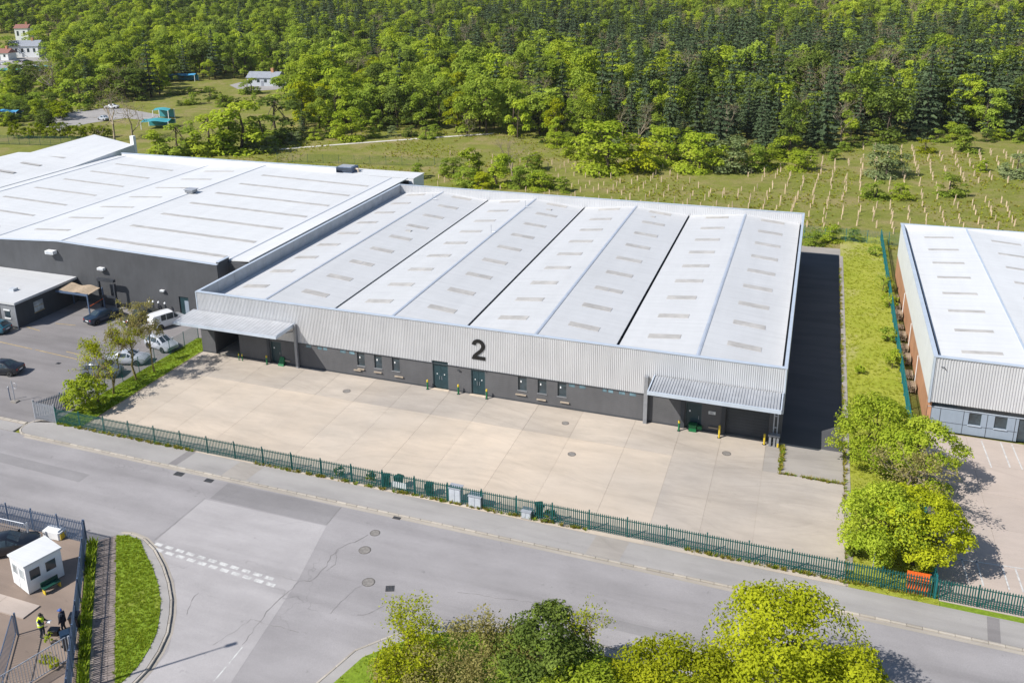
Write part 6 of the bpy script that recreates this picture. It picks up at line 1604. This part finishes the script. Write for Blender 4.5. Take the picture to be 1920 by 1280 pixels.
reach = {'l': ((0.05, 0.02, -0.27), (0.28, -0.10, -0.25), 0.02, 0.06), 'r': ((0.12, 0.0, -0.24), (0.36, -0.08, -0.20), -0.02, -0.10)}
idle = {'l': ((0.0, 0.03, -0.29), (0.10, -0.02, -0.52), 0.02, 0.03), 'r': ((0.02, 0.03, -0.29), (0.16, -0.04, -0.50), 0.0, -0.04)}
p1 = person(17.95, -39.75, R_(20), 'person in yellow high visibility vest holding a white sheet', M['vest'], M['dcap'], reach)
for z in (1.02, 1.22): obj('reflective_band', MB().tube([(0.005, 0, z-0.03), (0.008, 0, z+0.03)], [0.212, 0.214], 14), M['white'], p1)
t = thing('paper_sheet', 'white paper sheet held by the person in the yellow vest', 'paper', (18.35, -39.55, 1.12), R_(20))
obj('sheet', MB().box(-0.05, 0.2, -0.15, 0.15, 0, 0.01), M['white'], t); obj('clip', MB().box(0.17, 0.2, -0.05, 0.05, 0.011, 0.02), M['darksteel'], t)
person(18.95, -38.95, R_(200), 'person in dark jacket and blue cap beside the black bins', M['navyc'], M['bluecap'], idle)
wheelie(19.45, -38.5, 0.5, 'black wheelie bin with yellow clip by the person in dark jacket', 'p_black', 1.15)
wheelie(20.2, -40.0, 0.9, 'dark blue wheelie bin beside the path fence', 'p_navy', 1.2)
t = thing('black_crate', 'black box on the yard floor between the two people', 'box', (18.45, -39.3, 0), 0.3)
obj('body', MB().box(-0.3, 0.3, -0.2, 0.2, 0, 0.35), M['black'], t); obj('lid', MB().box(-0.32, 0.32, -0.22, 0.22, 0.352, 0.40), M['darksteel'], t)
for i, (u, v, lab) in enumerate(((100, 1252, 'olive green sack by the grey bar gate'), (88, 1238, 'smaller olive sack against the larger one'))):
    x, y = U(u, v); near_tree(x, y, 0, 0.7-0.2*i, 0.4, 260, 0.14, 'leaf_yellow', lab.replace('sack', 'potted bush').replace('larger one', 'larger potted bush'), 'potted_bush', seed=90+i, nl=9, z0f=0.02, cat='shrub', wood_tips=4)
x, y = U(94, 1205); near_tree(x, y, 0, 0.8, 0.3, 160, 0.14, 'leaf_bright', 'thin green plant on the yard floor beside the grey bar gate', 'shrub', seed=95, nl=7, z0f=0.3, cat='shrub', wood_tips=4)
# street lamp just outside the frame whose shadow lies on the side road
t = thing('street_lamp', 'tall grey street lamp at the gate yard edge', 'street lamp', (20.36, -45.55, 0), R_(45))
obj('pole', MB().tube([(0, 0, 0), (0, 0, 6), (0, 0, 11.6)], [0.11, 0.08, 0.055], 10), M['galv'], t); obj('arm', MB().tube([(0, 0, 11.55), (0.25, 0, 11.9), (0.7, 0, 12.0)], 0.045, 8), M['galv'], t)
obj('lantern', MB().box(0.65, 1.25, -0.14, 0.14, 11.93, 12.07), M['greybox'], t)

# ------------------------------------------------------------------ park and houses beyond, top left
def UG(u, v):
    z = -0.2
    for _ in range(12): x, y = U(u, v, z); z = 0.5*z+0.5*gz(x, y)
    return x, y, gz(x, y)
def flat(name, pix, mat, lift=0.05):
    pts_ = [UG(*p) for p in pix]
    o = obj(name, MB().face([(p[0], p[1], p[2]+lift) for p in pts_]), mat); return tag(o, kind='structure')
flat('park_lawn', [(-60, 270), (120, 268), (190, 250), (300, 262), (420, 255), (545, 262), (560, 200), (540, 160), (330, 156), (290, 186), (120, 192), (0, 240), (-60, 240)], M['grass'], 0.02)
flat('park_road', [(70, 236), (100, 220), (150, 205), (235, 204), (300, 216), (290, 228), (235, 222), (165, 232), (110, 246)], M['pave'], 0.06)
flat('park_path', [(80, 168), (98, 128), (150, 150), (140, 166)], M['pave'], 0.06)
flat('park_path', [(430, 160), (470, 150), (540, 152), (528, 168), (455, 172)], M['pave'], 0.06)
flat('house_yard', [(0, 136), (0, 112), (110, 100), (95, 122)], M['pave'], 0.06)
# white gravel track across the meadow
tk = MB(); P0, P1 = U(408, 290, -0.2), U(925, 251, -0.2); n = 24
for i in range(n):
    a, b = i/n, (i+1)/n
    f = lambda q: (P0[0]+(P1[0]-P0[0])*q, P0[1]+(P1[1]-P0[1])*q+1.2*math.sin(q*3.1))
    (x0, y0), (x1, y1) = f(a), f(b); tk.face([(x0, y0-0.8, -0.15), (x1, y1-0.8, -0.15), (x1, y1+0.8, -0.15), (x0, y0+0.8, -0.15)])
M['track'] = simple('white_gravel', (0.58, 0.55, 0.50), 0.9, 0.2, 0.8, local=False)
tag(obj('gravel_track', tk, M['track']), kind='structure')
def house(u, v, wd, dp, h, rz, label, roofc, wallc='white'):
    x, y, z = UG(u, v); t = thing('house', label, 'house', (x, y, z), rz)
    obj('wall', MB().box(-wd/2, wd/2, -dp/2, dp/2, -1, h), M[wallc], t)
    rf = MB(); rh = dp*0.32
    rf.v = [(-wd/2-.4,-dp/2-.4,h),(wd/2+.4,-dp/2-.4,h),(wd/2+.4,dp/2+.4,h),(-wd/2-.4,dp/2+.4,h),(-wd/2-.4,0,h+rh),(wd/2+.4,0,h+rh)]; rf.f = [(0,1,5,4),(2,3,4,5),(0,4,3),(1,2,5),(3,2,1,0)]
    r_ = obj('roof', rf, M[roofc], t); obj('chimney', MB().box(wd*0.2, wd*0.2+1, -0.5, 0.5, h+rh*0.4, h+rh+1.2), M['brown'], r_)
    for i in range(max(2, int(wd/3))):
        a = -wd/2+1+i*(wd-2)/max(1, int(wd/3)-0.5)
        w_ = obj('window', MB().box(a, a+1.1, -dp/2-0.03, -dp/2-0.005, h*0.45, h*0.8), M['glass'], t)
    obj('door', MB().box(-0.5, 0.5, -dp/2-0.035, -dp/2-0.006, -0.2, 1.9), M['slate'], t)
M['redroof'] = simple('red_tile', (0.24, 0.11, 0.09), 0.8, 0.2, 2); M['slate'] = simple('slate_roof', (0.25, 0.27, 0.31), 0.7, 0.15, 1.5); M['turq'] = simple('turquoise_sheet', (0.05, 0.27, 0.31), 0.5, 0.1, 1)
M['bluesheet'] = simple('blue_sheet', (0.06, 0.28, 0.50), 0.5, 0.1, 1)
house(52, 106, 15, 8, 5.0, 0.35, 'white house with slate roof beyond the park', 'slate')
house(48, 78, 7, 6, 7.0, 0.35, 'small white house with red roof edge behind the slate house', 'redroof')
house(8, 112, 9, 6, 3.2, 0.2, 'low white house with red roof at the park edge', 'redroof')
house(500, 160, 12, 6, 3.0, 0.1, 'pale low shed at the forest edge of the park', 'slate', 'greybox')
house(40, 20, 12, 7, 5, 0.5, 'distant pale house among trees beyond the white house', 'slate')
def marquee(u, v, wd, dp, h, rz, label, mat):
    x, y, z = UG(u, v); t = thing('marquee', label, 'marquee', (x, y, z), rz)
    obj('roof', MB().grid(lambda a, b: (a, b, h-0.5*abs(b)/dp*2+0.15*math.cos(a)), [-wd/2+wd*i/8 for i in range(9)], [-dp/2, -dp/4, 0, dp/4, dp/2]), M[mat], t)
    for sx in (-1, 1):
        for sy in (-1, 1): obj('post', MB().box(sx*wd/2-0.08, sx*wd/2+0.08, sy*dp/2-0.08, sy*dp/2+0.08, 0, h-0.5), M['white'], t)
    obj('back_panel', MB().box(-wd/2, wd/2, dp/2-0.05, dp/2, 0.2, h-0.6), M[mat], t)
marquee(298, 240, 7.5, 5, 2.6, 0.3, 'turquoise canvas marquee behind the white roofs', 'turq')
marquee(308, 222, 5, 3, 3.0, 0.1, 'small turquoise kiosk frame behind the marquee', 'turq')
marquee(12, 222, 10, 3, 2.6, 0.1, 'bright blue canopy at the edge of the park', 'bluesheet')
marquee(338, 152, 14, 3, 2.8, 0.15, 'long pale blue canopy under the dark forest edge', 'bluesheet')
marquee(10, 140, 16, 5, 2.6, 0.2, 'long turquoise roof beside the house yard', 'turq')
marquee(85, 134, 10, 3, 2.4, 0.2, 'blue grey shelter roof on the park bank', 'bluesheet')
t = None
for i, (u, v, k, c, lab) in enumerate(((8, 122, 'hatch', 'p_white', 'white car outside the low red roofed house'), (34, 118, 'sedan', 'p_grey', 'grey car on the house yard'), (50, 118, 'sedan', 'p_black', 'black car on the house yard'), (100, 118, 'hatch', 'p_navy', 'dark car under the yard trees'),
                                       (122, 205, 'hatch', 'p_white', 'white car on the park road'), (195, 226, 'sedan', 'p_silver', 'silver car on the park road behind the bare tree'), (210, 204, 'sedan', 'p_white', 'white car at the lawn edge of the park road'), (20, 184, 'sedan', 'p_black', 'dark car among the park shrubs'), (475, 156, 'sedan', 'p_black', 'black car by the pale shed'), (520, 160, 'hatch', 'p_white', 'white car by the pale shed'))):
    x, y, z = UG(u, v); vehicle(k, M[c], lab, x, y, 0.3+0.5*i, z+0.05)
# clipped hedge plants and park shrubs
for i in range(15):
    u = 6+i*12.6; x, y = U(u, 264-(0.0 if u < 120 else 0.02*(u-120)), -0.2)
    p = PK['conifer'][i % 4]; t = thing('hedge_plant', ('narrow' if i % 2 == 0 else 'broad')+' yellow green hedge plant beside the dark green mesh fence', 'hedge', (x, y+3.5, gz(x, y)), rr.uniform(0, 6), ('narrow' if i % 2 == 0 else 'broad')+' hedge plants by the mesh fence')
    q = HP[i % 2] if i > 1 else None
    if i == 0: HP = [broad_proto('hedge', 4.4, 1.5, 900, 0.3, 16, z0=0.1), broad_proto('hedge', 4.0, 1.7, 900, 0.3, 16, z0=0.1)]
    q = HP[i % 2]; t.scale = (1, 1, rr.uniform(0.8, 1.25)); obj('trunk', q.wood, None, t); obj('crown', q.crown, None, t)
PS = []
for i in range(86):
    if i < 66: u, v = rr.uniform(-5, 128), rr.uniform(132, 240)
    else: u, v = rr.uniform(330, 470), rr.uniform(168, 200)
    x, y, z = UG(u, v); s = rr.uniform(0.8, 2.6) if i < 66 else rr.uniform(0.4, 1.0)
    k = rr.choice(('mid', 'dark', 'bright', 'hedge')); pr = rr.choice(HP) if k == 'hedge' else rr.choice(BK[k])
    kk = {'mid': 'mid green', 'dark': 'dark green', 'bright': 'bright green', 'hedge': 'yellow green'}[k]
    f = s*3.0/pr.size[1]
    put_tree(pr, x, y, z, f*1.35, 'park_shrub', kk+' rounded shrub on the '+('park bank below the houses' if i < 66 else 'lawn below the pale blue canopy'), 'shrub', 'park shrubs: '+kk+(' bank' if i < 66 else ' lawn'), rz=rr.uniform(0, 6), sz=f)

for i, (u0, v0, u1, v1, k, lab) in enumerate(((0, 168, 105, 158, 12, 'clipped hedge bush on the bank below the house yard'), (0, 206, 95, 196, 11, 'clipped hedge bush above the bright blue canopy'), (315, 180, 400, 172, 9, 'clipped hedge bush on the lawn under the pale blue canopy'), (120, 214, 210, 200, 8, 'clipped hedge bush along the park road'), (0, 232, 60, 226, 7, 'clipped hedge bush near the dark green mesh fence'), (420, 196, 520, 186, 8, 'clipped hedge bush on the lawn below the pale shed'))):
    for j in range(k):
        a = j/(k-1); x, y, z = UG(u0+(u1-u0)*a+rr.uniform(-2, 2), v0+(v1-v0)*a+rr.uniform(-1, 1)); p = rr.choice(BK[('mid', 'dark', 'bright')[(i+j) % 3]]); f = rr.uniform(1.6, 3.0)/p.size[1]
        put_tree(p, x, y, z, f*1.7, 'hedge_bush', ('mid green ', 'dark green ', 'bright green ')[(i+j) % 3]+lab, 'shrub', 'hedge: '+('mid green ', 'dark green ', 'bright green ')[(i+j) % 3]+lab, rz=rr.uniform(0, 6), sz=f)

# ------------------------------------------------------------------ air
hz = obj('haze', MB().box(-960, 1010, -210, 1060, -1.6, 48.0))
n = NT('haze_air'); n.t.nodes.remove(n.b)
pv = n.n("ShaderNodeVolumePrincipled"); pv.inputs["Color"].default_value = (0.93, 0.95, 1.0, 1); pv.inputs["Density"].default_value = 0.00005; pv.inputs["Anisotropy"].default_value = 0.0
n.l(pv.outputs[0], n.out.inputs["Volume"]); hz.data.materials.append(n.m); tag(hz, kind='stuff')
